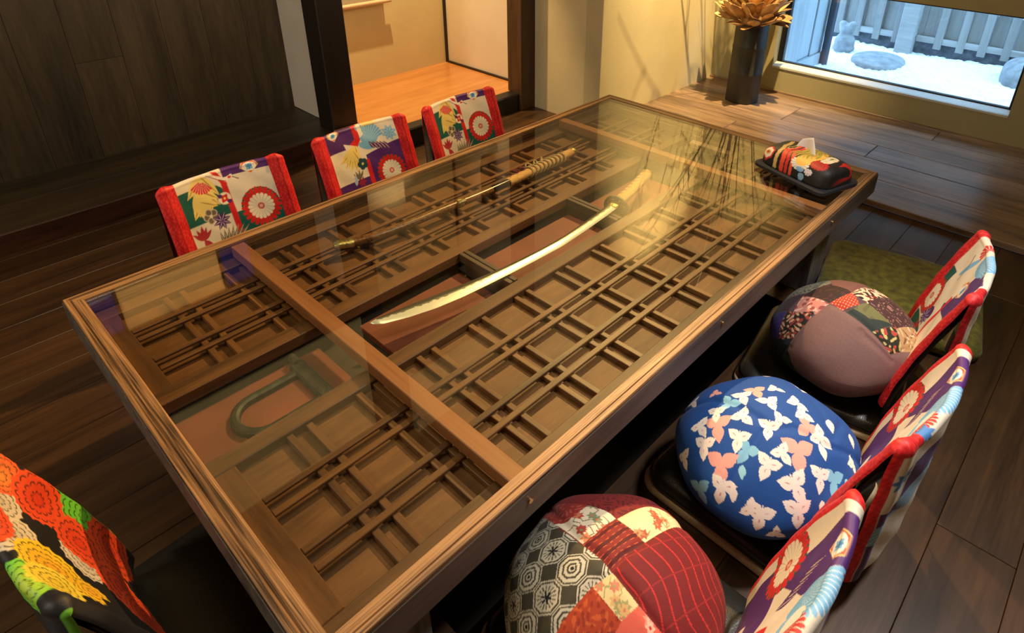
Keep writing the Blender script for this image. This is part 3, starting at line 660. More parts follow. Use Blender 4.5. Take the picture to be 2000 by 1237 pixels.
def paint_violet(X, Y):
    P = Paint(X, Y, WHITE)
    P.poly([(126, -60), (122, 6), (104, 60), (84, 140), (60, 140), (26, 84), (10, 60), (14, -60)], PURP)
    P.box(-122, 60, 150, 230, PURP); P.box(-122, 122, 280, 400, TEAL); P.poly([(30, 150), (122, 190), (122, 330), (40, 330)], PURP)
    P.box(-156, 122, -190, -60, PURP); P.box(-156, -110, -150, -20, WHITE); P.fan(-120, -170, 10, 80, 200, 330, 14, BLUE, (214, 234, 246)); P.star(-135, -80, 8, 26, 6, (70, 130, 200)); P.box(-156, -80, -330, -230, PURP); P.box(-122, 122, -400, -190, WHITE); P.star(60, -220, 8, 40, 7, BLUE); P.fan(-30, -120, 10, 90, 200, 330, 14, BLUE, (214, 234, 246)); P.box(30, 60, -260, -120, RED)
    diamond(P, 72, 14, 21); rosette(P, 104, 150, 56)
    for k in range(6): P.petal(52 - 9 * k, 74 + 8 * k, -70, 40, 7, PURP, (224, 200, 160))
    P.ell(-6, 34, 34, 24, -30, BLUE); P.fan(8, 52, 8, 74, 205, 300, 13, BLUE, (214, 234, 246)); P.fan(-30, 56, 6, 46, 170, 300, 10, BLUE, (214, 234, 246))
    P.ell(-52, 34, 34, 16, 0, (244, 238, 226)); P.fan(-70, 40, 5, 44, 200, 320, 9, (214, 40, 40), WHITE); P.line([(-30, 24), (-60, 10), (-100, 16)], 1.0, GREY)
    P.star(-104, 2, 8, 26, 6, (70, 130, 200), 20); P.poly([(-122, 76), (-20, 110), (-20, 150), (-122, 130)], RED); P.ell(-80, 150, 30, 20, 0, (150, 110, 60))
    P.star(-70, 120, 7, 34, 5, (236, 226, 200), 0)
    bands(P, 138, -112); return P.c
def paint_white(X, Y):
    P = Paint(X, Y, WHITE)
    P.box(96, 140, 96, 170, TEAL); P.poly([(-96, 4), (-10, 14), (-6, 120), (20, 140), (10, 150), (-100, 120)], PURP)
    P.ell(4, 14, 40, 30, 25, BLUE); P.fan(22, 36, 6, 66, 190, 300, 13, BLUE, (214, 234, 246)); P.ell(66, 60, 34, 9, 70, BLUE); P.line([(90, 40), (70, 62), (60, 96)], 1.6, GREY)
    P.fan(62, 2, 4, 30, -60, 110, 8, (210, 36, 40), WHITE)
    P.box(-8, 8, 110, 400, RED); rosette(P, 108, 182, 50); diamond(P, -14, 78, 24)
    P.ell(44, 190, 18, 16, 0, PURP); P.star(56, 212, 8, 26, 6, PURP, 0, (220, 200, 230)); P.box(20, 124, 236, 330, TEAL); P.star(60, 262, 7, 34, 6, RED)
    P.box(-122, 122, -190, -70, WHITE); P.box(-110, -20, -260, -110, TEAL); P.box(-20, 8, -300, -60, RED); P.star(40, -140, 8, 50, 8, BLUE); P.box(-122, 122, -400, -260, PURP)
    bands(P, 126, -106, (206, 26, 40)); return P.c
def paint_orange(X, Y):
    P = Paint(X, Y, (6, 6, 10))
    OR = (240, 84, 32); OR2 = (214, 52, 16)
    P.scales(-10, 20, 48, (226, 214, 190), (200, 186, 160), 16, 10); P.scales(-70, 14, 40, (226, 214, 190), (200, 186, 160), 16, 10); P.scales(-26, 150, 46, (226, 214, 196), (196, 186, 168), 16, 10)
    P.scales(-134, 178, 62, (90, 200, 50), (120, 210, 60), 16, 12); P.scales(-120, 22, 34, OR, (244, 150, 60), 14, 9)
    P.scales(-110, 250, 66, OR, OR2, 20, 13); P.fill((P.X < -148) & (P.Y > 60), (100, 200, 56)); P.scales(-112, 84, 52, OR, OR2, 20, 14); P.scales(-66, 158, 54, OR, OR2, 20, 14); P.scales(-10, 222, 56, OR, OR2, 20, 14); P.scales(40, 262, 60, OR, OR2, 20, 10)
    P.scales(-24, -8, 40, OR, (230, 60, 30), 18, 10); P.scales(-86, -30, 46, (240, 120, 50), OR2, 18, 10)
    P.scales(96, -8, 52, (104, 216, 60), (190, 220, 60), 18, 11); P.scales(40, 62, 58, (246, 216, 40), (236, 170, 30), 18, 12); P.scales(84, 44, 44, (240, 222, 70), (226, 200, 50), 16, 11); P.scales(62, 118, 30, (246, 206, 40), (236, 170, 30), 14, 9)
    P.fill((P.X > 112) & (P.Y > 14), (8, 10, 22)); P.fill((P.X > 124) & (P.Y <= 14) & (P.Y > -40), (8, 10, 22)); P.fill((P.X > 70) & (P.Y > 128), (6, 8, 18))
    P.fill((P.X > 162) & (P.Y < 10), (110, 190, 60)); P.fill((P.X > 150) & (P.Y < -60), (236, 70, 30)); P.fill((P.X < -152) & (P.Y < 30), (8, 8, 12))
    return P.c
cov = {k: back_mesh('back_cover', fn) for k, fn in dict(teal=paint_teal, purple=paint_purple, violet=paint_violet, white=paint_white, orange=paint_orange).items()}
vb, fb_ = loops(.372, .372, .045, [(.004, 0), (0, .003), (0, .011), (.004, .015)], 6)
vs, fs = loops(.362, .362, .05, [(.006, .015), (.001, .020), (.0, .030), (.005, .039), (.014, .0455), (.035, .0495), (.08, .052), (.13, .053)], 8)
seat_base = mk('seat_base', vb, fb_, M['ply'], keep=True); smooth_angle(seat_base, 50)
seat_pad = mk('seat_pad', vs, fs, M['leather'], keep=True, smooth=True)
v = []
for zq in np.linspace(.012, .355, 9):
    for uq in np.linspace(.06, .94, 11):
        q = back_pt(np.array([uq]), np.array([ZT2 - max(zq, .075)]))[0]; v.append((q[0], q[1] - .012, zq))
Fc = [(i * 11 + j, i * 11 + j + 1, (i + 1) * 11 + j + 1, (i + 1) * 11 + j) for i in range(8) for j in range(10)]
n0 = len(v); v += [(p[0], p[1] - .006, p[2]) for p in v]; Fc += [tuple(k + n0 for k in q)[::-1] for q in Fc]
rim = list(range(11)) + [i * 11 + 10 for i in range(1, 9)] + [8 * 11 + j for j in range(9, -1, -1)] + [i * 11 for i in range(7, 0, -1)]
Fc += [(rim[k], rim[(k + 1) % len(rim)], rim[(k + 1) % len(rim)] + n0, rim[k] + n0) for k in range(len(rim))]; V = v
back_board = mk('back_support', V, Fc, M['leather'], keep=True, smooth=True)
protos = [seat_base, seat_pad, back_board]
used = set()
def chair(kind, x, y, deg, label, group):
    r = thing('legless_chair', label, 'chair', (x, y, 0), math.radians(deg), group)
    for p in protos + [cov[kind]]:
        o = p if p.name not in used else p.copy()
        if o is not p: C.objects.link(o)
        used.add(p.name); o.parent = r
    return r
GR = 'legless floor chairs with kimono-cloth backs'
chair('white', 1.312, -.112, 9, 'legless chair holding the mauve patchwork cushion, back cloth with a blue crane', GR)
chair('violet', .8815, -.151, -2, 'legless chair holding the blue floral cushion, purple cloth over its back', GR)
chair('violet', .44, -.127, 0, 'legless chair holding the red and cream patchwork cushion, purple cloth over its back', GR)
chair('teal', .435, .995, 180, 'leftmost of three legless chairs by the wood wall, teal cloth with rosette', GR)
chair('purple', .865, 1.012, 180, 'legless chair with purple and white crane cloth in the middle of the wood-wall side', GR)
chair('teal', 1.265, 1.005, 182, 'legless chair right in front of the lit alcove, teal and white cloth over its back', GR)
chair('orange', .06, .40, -88, 'legless chair at the near table end with orange and yellow chrysanthemum cloth', GR)
for p in list(cov.values()):
    if p.name not in used: bpy.data.objects.remove(p)

# ------------------------------------------------------------------ puffed cushions
def blob(th, s, Rb, H, cor, p=1.65):
    """soft tetrahedral puff: apex at s=0, widest at s=.62; cor = [(degrees, amount)] corners"""
    ze = .42 * H; st = np.clip(s / .62, 0, 1); sb = np.clip((s - .62) / .38, 0, 1); top = s <= .62; e = 2 / p
    rho = np.where(top, np.sin(np.pi / 2 * st) ** e, np.abs(np.cos(np.pi / 2 * sb)) ** .8)
    z = np.where(top, ze + (H - ze) * np.abs(np.cos(np.pi / 2 * st)) ** e, ze * (1 - np.sin(np.pi / 2 * sb) ** .9))
    k = np.ones_like(th) * .95
    for a, am in cor:
        d = (th - np.radians(a) + np.pi) % (2 * np.pi) - np.pi; k = k + am * np.exp(-(d / .36) ** 2) * np.where(top, st ** .7, 1 - .6 * sb)
    return np.stack([rho * Rb * k * np.cos(th), rho * Rb * k * np.sin(th), z], -1)
COR_B = [(12, .130), (66, -.018), (130, -.005), (200, .014), (262, -.064), (322, .139)]
COR_P = [(12, .049), (66, .015), (130, .055), (200, .056), (262, -.008), (322, .091)]
COR_R = [(12, .074), (66, .073), (130, .014), (200, .04), (262, -.004), (322, .038)]
def cushion(label, x, y, Rb, H, cor, paint, seams):
    nt_, ns = 500, 300
    s = np.concatenate([[0.0005], np.linspace(.006, .995, ns - 2), [1.0]]); th = np.linspace(0, 2 * np.pi, nt_, endpoint=False)
    T, Sg = np.meshgrid(th, s); T = T.ravel(); Sg = Sg.ravel(); p = blob(T, Sg, Rb, H, cor)
    X = Sg * np.cos(T); Y = Sg * np.sin(T)
    # sewn seams pull the cloth in, and the cloth puckers gently
    dmin = np.full(len(X), 9.)
    for a, b in seams:
        d = np.array(b) - np.array(a); L = np.hypot(*d) + 1e-9; k = np.clip(((X - a[0]) * d[0] + (Y - a[1]) * d[1]) / L ** 2, 0, 1)
        dmin = np.minimum(dmin, np.hypot(X - a[0] - k * d[0], Y - a[1] - k * d[1]))
    n = p - np.array([0, 0, H * .42]); n /= np.linalg.norm(n, axis=1)[:, None] + 1e-9
    disp = -.0035 * np.exp(-(dmin / .022) ** 2) + .0028 * np.sin(T * 5 + 3 * Sg + 1) * np.sin(Sg * 9 + T * 2) * np.clip(Sg * 2, 0, 1)
    disp = np.where(Sg > .9, 0, disp); p = p + n * disp[:, None]; p[:, 2] = np.maximum(p[:, 2], 0)
    f = [(i * nt_ + j, i * nt_ + (j + 1) % nt_, (i + 1) * nt_ + (j + 1) % nt_, (i + 1) * nt_ + j) for i in range(ns - 1) for j in range(nt_)]
    f.append(tuple(range(nt_))[::-1]); f.append(tuple((ns - 1) * nt_ + k for k in range(nt_)))
    o = mk('puff_cushion', p, f, M['cotton'], keep=True, smooth=True); o.location = (x, y, .0515)
    setprint(o, paint(X, Y, p)); return tag(o, label, 'cushion', 'puffed patchwork cushions on the near chairs')
E_R = np.array([0.67950739, -0.73357827, 0.0115163])
BLUEF = [[0.0018,0.0083,0.2155,0.0225,200,"w"],[-0.0516,0.0348,0.201,0.0225,60,"w"],[-0.0904,0.0936,0.158,0.0225,80,"w"],[-0.0591,0.0813,0.1809,0.021,110,"w"],[-0.0906,0.0193,0.186,0.024,110,"w"],[-0.1184,0.0684,0.1518,0.024,100,"w"],[-0.1347,0.0979,0.1075,0.021,60,"w"],[-0.1581,0.0055,0.1261,0.027,100,"w"],[-0.0081,0.0573,0.2028,0.0225,95,"w"],[-0.0698,-0.0546,0.1884,0.021,60,"w"],[-0.1002,-0.0446,0.1755,0.0255,120,"w"],[-0.0907,-0.0939,0.158,0.03,70,"w"],[-0.0432,-0.1186,0.158,0.0255,110,"w"],[-0.1095,-0.1134,0.1261,0.0285,90,"w"],[-0.1522,-0.0678,0.1135,0.027,100,"w"],[0.0445,-0.0257,0.206,0.0225,40,"w"],[0.0272,-0.0472,0.2045,0.021,30,"w"],[0.0158,-0.0897,0.186,0.0255,40,"w"],[-0.047,-0.0153,0.206,0.0225,110,"w"],[-0.0037,-0.1046,0.1755,0.018,90,"1"],[0.0472,-0.1453,0.1326,0.018,70,"w"],[-0.0213,0.1515,0.1326,0.018,120,"w"],[0.0517,0.0209,0.2045,0.018,30,"w"],[-0.0205,-0.0244,0.2112,0.018,10,"w"],[-0.0688,-0.1411,0.1198,0.015,60,"1"],[-0.157,-0.051,0.1166,0.021,30,"w"],[-0.1427,-0.0962,0.084,0.018,30,"w"],[-0.158,-0.0166,0.1261,0.015,60,"1"],[0.067,-0.0922,0.1755,0.018,60,"1"],[0.0996,-0.1275,0.1358,0.018,60,"1"],[-0.0824,0.0644,0.1782,0.03,100,"p"],[-0.135,0.0238,0.1518,0.033,90,"p"],[-0.0464,-0.0743,0.1884,0.0345,100,"p"],[0.0091,-0.0651,0.1992,0.0285,20,"p"],[0.0199,0.0446,0.206,0.024,90,"p"],[-0.0078,0.1121,0.1727,0.015,60,"p"],[-0.0324,0.0728,0.193,0.0225,30,"b"],[-0.1011,-0.0035,0.1809,0.024,130,"b"],[-0.0192,-0.1369,0.1422,0.027,110,"b"],[-0.1647,0.0411,0.099,0.0255,60,"b"],[-0.1306,-0.0137,0.158,0.0135,80,"2"],[0.0053,-0.1523,0.1229,0.012,70,"2"]]
def paint_blue(X, Y, p):
    c = np.tile(srgb((12, 74, 152)), (len(X), 1))
    rs = np.random.RandomState(4); fl = list(BLUEF)
    for k in range(46):       # the hidden far side carries the same print
        a = rs.uniform(-1.2, 1.9); s = rs.uniform(.34, .85); q = blob(np.array([a]), np.array([s]), .1798, .216, COR_B)[0]
        if min(np.linalg.norm(q - np.array(g[:3])) for g in fl) > .045: fl.append([*q, .022, rs.uniform(0, 360), 'w' if k % 4 else 'p'])
    order = {'b': 0, '2': 0, 'p': 1, 'w': 2, '1': 2}
    for (x, y, z, L, ang, kind) in sorted(fl, key=lambda g: order[g[5]]):
        ctr = np.array([x, y, z]); n = ctr - np.array([0, 0, .08]); n /= np.linalg.norm(n); e1 = E_R - n * (n @ E_R); e1 /= np.linalg.norm(e1); e2 = np.cross(n, e1)
        d = p - ctr; near = np.linalg.norm(d, axis=1) < L * 1.6; idx = np.where(near)[0]
        P = Paint((d[idx] @ e1), -(d[idx] @ e2), (0, 0, 0)); P.c = c[idx].copy()
        if kind in '12': P.petal(0, -L * .8, 90, L * 1.7, L * .5, (246, 238, 228) if kind == '1' else (150, 208, 228))
        else:
            col = {'w': (246, 236, 226), 'p': (240, 170, 156), 'b': (132, 192, 222)}[kind]
            for k in range(3):
                a = ang + 120 * k; P.petal(0, 0, a, L * (1.2 if k == 0 else 1.02), L * .38, col)
                if kind == 'w':
                    aa = math.radians(a); P.ell(L * .42 * math.cos(aa), L * .42 * math.sin(aa), L * .13, L * .03, a, (206, 120, 130))
            P.ell(0, 0, L * .17, L * .17, 0, col)
            if kind == 'w': P.line([(0, 0), (-L * .55 * math.cos(math.radians(ang)), -L * .55 * math.sin(math.radians(ang)))], L * .04, col)
        c[idx] = P.c
    return c
sBL = [((-.175, -.031), (-.589, 0)), ((-.175, -.031), (-.05, -.15)), ((-.05, -.15), (.031, -.298)), ((.031, -.298), (.312, -.499)), ((.389, .014), (.2, -.18)), ((.2, -.18), (.117, -.288)), ((.117, -.288), (.289, -.26)), ((-.14, -.04), (-.08, .3)), ((-.08, .3), (-.15, .6))]
cushion('puffed blue cushion printed with white and coral trefoil flowers', .8333, -.1574, .1798, .216, COR_B, paint_blue, sBL)
def speck(P, m, cols, f, seed, thr=.35):
    rs = np.random.RandomState(seed)
    for k, col in enumerate(cols):
        a = rs.uniform(0, 6.28); b = rs.uniform(0, 6.28, 4); fx = f * rs.uniform(.8, 1.25)
        g = np.sin(fx * (P.X * math.cos(a) + P.Y * math.sin(a)) + b[0] + 1.6 * np.sin(fx * .6 * P.Y + b[2])) * np.sin(fx * (-P.X * math.sin(a) + P.Y * math.cos(a)) + b[1] + 1.6 * np.sin(fx * .6 * P.X + b[3]))
        P.fill(m & (g > thr), col)
def sprigs(P, m, seed, n, xs, ys, r, cols, stem=None):
    rs = np.random.RandomState(seed); base = P.c.copy()
    for k in range(n):
        x, y = rs.uniform(*xs), rs.uniform(*ys); a = rs.uniform(0, 360)
        if stem: P.line([(x, y), (x + r * 1.6 * math.cos(a), y + r * 1.6 * math.sin(a)), (x + r * 2.2 * math.cos(a + .6), y + r * 2.2 * math.sin(a + .6))], r * .09, stem)
        P.star(x, y, 6, r, r * .28, cols[k % len(cols)], a); P.ell(x, y, r * .25, r * .25, 0, cols[(k + 1) % len(cols)])
    P.c = np.where(m[:, None], P.c, base)
def paint_red(X, Y, p):
    P = Paint(X, Y, (112, 14, 18))
    P.poly([(.12, .24), (.09, .5), (.3, .95), (.7, .6), (.46, .081), (.141, .265)], (124, 22, 24)); P.poly([(.46, .1), (.9, .4), (.95, -.3), (.48, -.06)], (120, 16, 20))
    m = P.poly([(.091, .514), (-.048, .274), (-.073, .140), (-.098, -.048), (-.178, -.008), (-.321, .022), (-.455, .016), (-.8, .10), (-.9, .5), (-.3, .95), (.05, .9)], (206, 200, 178))
    a = math.radians(-12); sc = .125; u = (P.X * math.cos(a) + P.Y * math.sin(a)) / sc; v = (-P.X * math.sin(a) + P.Y * math.cos(a)) / sc
    iu, iv = np.floor(u), np.floor(v); fu, fv = u - iu - .5, v - iv - .5; od = ((iu + iv) % 2).astype(int)
    q = np.maximum(np.maximum(np.abs(fu), np.abs(fv)), (np.abs(fu) + np.abs(fv)) * .74); rr = np.hypot(fu, fv); t = np.arctan2(fv, fu); sp = q + .035 * ((t / (2 * np.pi)) % 1)
    dk = (66, 62, 44)
    P.fill(m & (od == 0) & (((sp > .12) & (sp < .18)) | ((sp > .26) & (sp < .32)) | ((q > .40) & (q < .45)) | (q > .485)), dk); P.fill(m & (od == 0) & (q < .06), (30, 30, 26))
    P.fill(m & (od == 1) & (((q > .39) & (q < .44)) | (q > .485)), dk); P.fill(m & (od == 1) & (rr < .33) & (np.sin(t * 16) > .45) & (rr > .15), (96, 92, 76)); P.fill(m & (od == 1) & (rr < .17 * np.abs(np.cos(t * 3)) + .02), (24, 24, 24))
    m = P.poly([(.087, .52), (.130, .25), (.009, .267), (-.030, .32), (.03, .50)], (150, 40, 34)); speck(P, m, [(176, 84, 70)], 110, 14, .5)
    m = P.poly([(.130, .25), (.140, .112), (-.068, .141), (-.030, .32), (.009, .267)], (224, 212, 186)); sprigs(P, m, 3, 11, (-.06, .14), (.11, .30), .026, [(178, 70, 56), (130, 140, 110), (200, 120, 80)], (120, 100, 80))
    m = P.poly([(.125, .27), (.3, .3), (.49, .081), (.330, .070), (.143, .108)], (124, 22, 24)); speck(P, m, [(86, 10, 14)], 140, 4)
    m = P.poly([(.143, .106), (.325, .068), (.50, -.03), (.49, -.075), (.131, -.062)], (240, 216, 168)); sprigs(P, m, 8, 12, (.13, .48), (-.07, .10), .026, [(206, 96, 60), (186, 150, 100), (170, 90, 60)], (170, 140, 90))
    m = P.poly([(.143, .110), (.131, -.061), (-.094, -.045), (-.071, .141)], (132, 34, 26)); st = np.sin(P.Y * 130 + P.X * 24); P.fill(m & (st > .35), (86, 14, 16)); P.fill(m & (np.abs(st) < .28) & (np.sin(P.X * 150) > 0), (196, 84, 44))
    m = P.poly([(.131, -.062), (.52, -.078), (.6, -.5), (.2, -.85), (-.25, -.7), (-.149, -.335), (-.09, -.312), (-.095, -.048)], (112, 10, 16))
    ln = np.abs(((P.Y * .34 - P.X * 1.0) * 15 + .25 * np.sin(P.Y * 24)) % 1 - .5); P.fill(m & (ln < .055), (196, 40, 36)); l2_ = np.abs(((P.Y * 1.0 + P.X * .2) * 8) % 1 - .5); P.fill(m & (l2_ < .02), (146, 26, 28))
    m = P.poly([(-.180, -.008), (-.096, -.047), (-.098, -.188), (-.183, -.165)], (216, 196, 142)); sprigs(P, m, 5, 9, (-.18, -.09), (-.18, -.01), .024, [(196, 120, 96), (150, 150, 100), (206, 170, 110)], (150, 150, 100))
    m = P.poly([(-.178, -.008), (-.183, -.165), (-.314, -.167), (-.7, -.13), (-.8, .10), (-.455, .016), (-.321, .022)], (166, 56, 22)); speck(P, m, [(190, 84, 34), (140, 40, 16)], 120, 6, .45)
    m = P.poly([(-.183, -.165), (-.098, -.187), (-.089, -.312), (-.149, -.335), (-.3, -.75), (-.75, -.4), (-.7, -.13), (-.314, -.167)], (206, 92, 74)); sprigs(P, m, 9, 18, (-.45, -.08), (-.55, -.16), .024, [(236, 180, 160), (180, 40, 40), (226, 140, 120)])
    return P.c
sR = [((-.095, -.047), (.52, -.078)), ((-.095, -.047), (-.071, .141)), ((-.071, .141), (.091, .514)), ((-.095, -.047), (-.09, -.312)), ((-.09, -.312), (-.25, -.7)), ((-.18, -.008), (-.8, .10)), ((.143, .108), (.49, .081)), ((-.071, .141), (.143, .108)), ((.143, .108), (.131, -.062)), ((-.18, -.008), (-.095, -.047))]
cushion('puffed patchwork cushion of burgundy, rust, cream floral and black-white key-pattern cloth', .405, -.1173, .1783, .2147, COR_R, paint_red, sR)
def paint_purp(X, Y, p):
    P = Paint(X, Y, (86, 66, 70))
    P.poly([(-.201, .553), (-.2, .8), (-.9, .9), (-1, .3), (-.68, .17), (-.55, .25), (-.449, .219), (-.464, .363)], (10, 26, 30))
    def pc(pts, base, specks=(), f=90, seed=1, thr=.35):
        m = P.poly(pts, base)
        if specks: speck(P, m, specks, f, seed, thr)
        return m
    pc([(.086, .193), (.9, .5), (.5, .9), (-.1, .9), (-.057, .541), (-.06, .40), (-.077, .267)], (118, 116, 100), [(70, 70, 60)], 130, 2)
    pc([(.25, -.027), (.95, .0), (.9, .5), (.19, .221)], (104, 72, 66))
    pc([(.255, -.09), (.95, .05), (.9, -.4), (.26, -.15)], (150, 40, 36), [(200, 180, 150)], 90, 3)
    pc([(.26, -.15), (.9, -.3), (.6, -.8), (.27, -.39)], (110, 92, 80), [(60, 50, 44)], 120, 3)
    pc([(-.201, .58), (-.242, .333), (-.464, .363), (-.46, .58)], (56, 44, 126), [(46, 36, 110)], 60, 5)
    pc([(-.057, .56), (-.08, .292), (-.106, .292), (-.235, .324), (-.22, .59)], (62, 38, 52), [(48, 28, 42)], 120, 5)
    pc([(-.106, .292), (-.170, .106), (-.255, .136), (-.264, .275)], (196, 130, 118), [(228, 178, 162), (150, 70, 66)], 80, 6)
    pc([(-.235, .324), (-.262, .272), (-.239, .150), (-.445, .214), (-.466, .365)], (28, 20, 16), [(150, 56, 46), (196, 160, 130)], 95, 7)
    pc([(-.436, .56), (-.449, .219), (-.558, .249), (-.68, .16), (-.8, .35), (-.5, .7)], (12, 32, 36))
    pc([(-.077, .275), (.060, .175), (.03, .165), (-.017, .029), (-.165, .104), (-.106, .292)], (46, 22, 20), [(70, 36, 30)], 120, 8)
    pc([(.05, .5), (.12, .21), (.086, .180), (-.077, .27), (-.06, .42)], (122, 120, 104), [(70, 70, 60)], 130, 2)
    pc([(.186, .235), (.24, .115), (.265, -.03), (-.017, .026), (.03, .168), (.09, .190)], (118, 76, 66))
    m = pc([(-.165, .104), (-.017, .029), (-.040, .0), (-.104, -.068), (-.192, .014)], (186, 44, 26)); k = np.hypot((P.X * 52) % 1 - .5, (P.Y * 52) % 1 - .5); P.fill(m & (k < .28), (232, 150, 110))
    pc([(-.017, .029), (.265, -.03), (.265, -.152), (-.054, -.112), (-.05, .0)], (220, 204, 168), [(40, 20, 20), (130, 24, 24)], 75, 9, .4)
    pc([(-.054, -.11), (.262, -.15), (.278, -.385), (-.052, -.297)], (72, 40, 42), [(150, 110, 100), (46, 22, 24)], 150, 10, .5)
    pc([(-.150, -.046), (-.104, -.068), (-.056, -.098), (-.052, -.26), (-.150, -.167)], (112, 112, 66), [(100, 98, 58)], 60, 11)
    pc([(-.204, -.010), (-.150, -.046), (-.145, -.15), (-.06, -.25), (-.055, -.27), (-.196, -.205)], (36, 50, 46))
    pc([(-.196, -.2), (-.021, -.299), (-.14, -.42), (-.216, -.345)], (30, 34, 20), [(200, 190, 120), (180, 70, 60)], 70, 12, .45)
    pc([(-.042, -.297), (.30, -.41), (.08, -.52), (-.140, -.418)], (186, 148, 104), [(120, 84, 60), (216, 190, 150)], 90, 13, .5)
    m = P.poly([(-.172, .106), (-.25, .14), (-.51, .271), (-.66, .205), (-.8, -.03), (-.8, -.42), (-.5, -.8), (-.09, -.75), (.09, -.51), (-.06, -.44), (-.209, -.352), (-.200, -.193), (-.194, -.055), (-.190, .012)], (124, 92, 88)); speck(P, m, [(116, 86, 84)], 300, 3, .2)
    return P.c
sP = [((-.175, .1), (-.51, .271)), ((-.175, .1), (-.2, -.19)), ((-.2, -.19), (-.209, -.352)), ((-.209, -.352), (.09, -.51)), ((-.17, .1), (-.017, .028)), ((-.017, .028), (.4, -.05)), ((-.236, -.147), (-.249, -.17)), ((-.249, -.17), (-.245, -.26)), ((-.245, -.26), (-.236, -.377)), ((-.49, .25), (-.6, .4))]
cushion('puffed cushion with a plain mauve panel and dark patchwork pieces', 1.2867, -.1429, .1738, .2273, COR_P, paint_purp, sP)
# green floor cushion
vz, fz = loops(.43, .44, .05, [(.030, 0), (.006, .008), (0, .026), (.004, .042), (.018, .052), (.05, .058), (.10, .061), (.16, .062)], 10)
o = mk('floor_cushion', vz, fz, M['green'], keep=True, smooth=True); o.location = (1.758, -.150, 0); o.rotation_euler = (0, 0, math.radians(11.5))
tag(o, 'flat olive-green velvet floor cushion beside the far table leg', 'cushion')

# ------------------------------------------------------------------ sword and scabbard under the glass
edge = [(.4098,.5235),(.4163,.5096),(.4267,.4997),(.4763,.4777),(.5322,.4611),(.5909,.4512),(.6593,.4448),(.7332,.4396),(.8135,.4355),(.9012,.4326),(1.0095,.4400),(1.099,.4482),(1.160,.4560)]
back = [(.4098,.5237),(.4209,.5237),(.4353,.5231),(.4562,.5208),(.5033,.5143),(.5735,.5010),(.624,.4911),(.6901,.4796),(.7626,.4706),(.8427,.4650),(.9318,.4640),(1.003,.470),(1.0769,.4780),(1.152,.4880)]
def resample(pl, n):
    a = np.array(pl); s = np.concatenate([[0], np.cumsum(np.hypot(*np.diff(a, axis=0).T))]); q = np.linspace(0, 1, n) ** 1.25 * s[-1]
    o = np.stack([np.interp(q, s, a[:, 0]), np.interp(q, s, a[:, 1])], 1)
    for _ in range(3): o[1:-1] = .25 * o[:-2] + .5 * o[1:-1] + .25 * o[2:]
    return o
n = 200; ed = resample(edge, n); bk = resample(back, n)
md_ = (ed + bk) / 2; ed = md_ + (ed - md_) * .86; bk = md_ + (bk - md_) * .86
sw = thing('sword', 'bare curved sword with tan wrapped handle lying across the table channel', 'sword', (.8, .47, F - .036)); t = tuple(sw.location)
v = []; f = []; cols = []
acr = np.array([0, .10, .34, .42, .46, .52, .56, .60, .72, .86, 1.0]); zz = np.array([-.031, -.0285, -.0270, -.0274, -.0277, -.0281, -.0284, -.0287, -.0296, -.0308, -.0328])
for i in range(n):
    for k, a in enumerate(acr):
        p = bk[i] * (1 - a) + ed[i] * a; sc_ = min(1, i / 12.)
        v.append((p[0], p[1], F - .034 + (zz[k] + .034) * (.25 + .75 * sc_)))
        ham = .50 + .035 * math.sin(i * 1.05) + .02 * math.sin(i * .43 + 1)
        g = (236, 226, 196) if a > ham or i < 10 else ((96, 90, 70) if a < .35 else (126, 120, 96))
        if a < .06: g = (150, 140, 110)
        cols.append(srgb(g))
    p = (bk[i] + ed[i]) / 2; 
m_ = len(acr)
for i in range(n - 1):
    for k in range(m_ - 1): f.append((i * m_ + k, i * m_ + k + 1, (i + 1) * m_ + k + 1, (i + 1) * m_ + k))
    f.append((i * m_, (i + 1) * m_, (i + 1) * m_ + m_ - 1, i * m_ + m_ - 1))
o = mk('blade', off(v, t), f, M['blade_print'], sw); setprint(o, np.array(cols))
smooth_angle(o, 60)
hc = np.array([(1.178, .4745), (1.22, .484), (1.275, .496), (1.33, .507), (1.3725, .5165)]); hz_ = [-.030, -.029, -.028, -.027, -.026]
pts = [(x, y, F + z) for (x, y), z in zip(hc, hz_)]
from math import sin, cos
pf = [Vector(pts[0]).lerp(Vector(pts[-1]), k / 59) + Vector((0, .003 * sin(math.pi * k / 59) * -1, 0)) for k in range(60)]
V, Fc = tube(pf, [(.0165, .0105)] * 60, 40); o = mk('handle', off(V, t), Fc, M['wrap'], sw, smooth=True)
cc = []
for i in range(60):
    for k in range(40):
        a = k / 40.; u = i / 59 * 9; dx = abs((u % 1) - .5) * 2; q = abs(((a * 2 + .25 + .0) % 1) - .5) * 2
        dia = dx + q * 1.25
        cc.append(srgb((214, 160, 86) if dia > .62 else (150, 92, 44)) * (1 if (dx + q * 1.25) % .18 > .05 else .7))
setprint(o, np.array(cc))
dr = (Vector(pts[-1]) - Vector(pts[0])).normalized()
V, Fc = tube([Vector(pts[-1]) - dr * .004, Vector(pts[-1]) + dr * .003, Vector(pts[-1]) + dr * .008], [(.0185, .012), (.019, .0125), (.015, .009)], 24); smooth_angle(mk('pommel', off(V, t), Fc, M['gold'], sw))
V, Fc = tube([Vector(pts[0]) - dr * .010, Vector(pts[0]) + dr * .001], [(.017, .011)] * 2, 24); smooth_angle(mk('collar', off(V, t), Fc, M['gold'], sw))
g0 = Vector((1.168, .4735, F - .0425))
V, Fc = tube([g0 - dr * .004, g0 - dr * .003, g0 + dr * .003, g0 + dr * .004], [(.034, .031), (.0365, .0335), (.0365, .0335), (.034, .031)], 32); gd = mk('guard', off(V, t), Fc, M['tsuba'], sw); smooth_angle(gd)
sd = dr.cross(Vector((0, 0, 1))).normalized(); upv = sd.cross(dr)
V = []; Fc = []
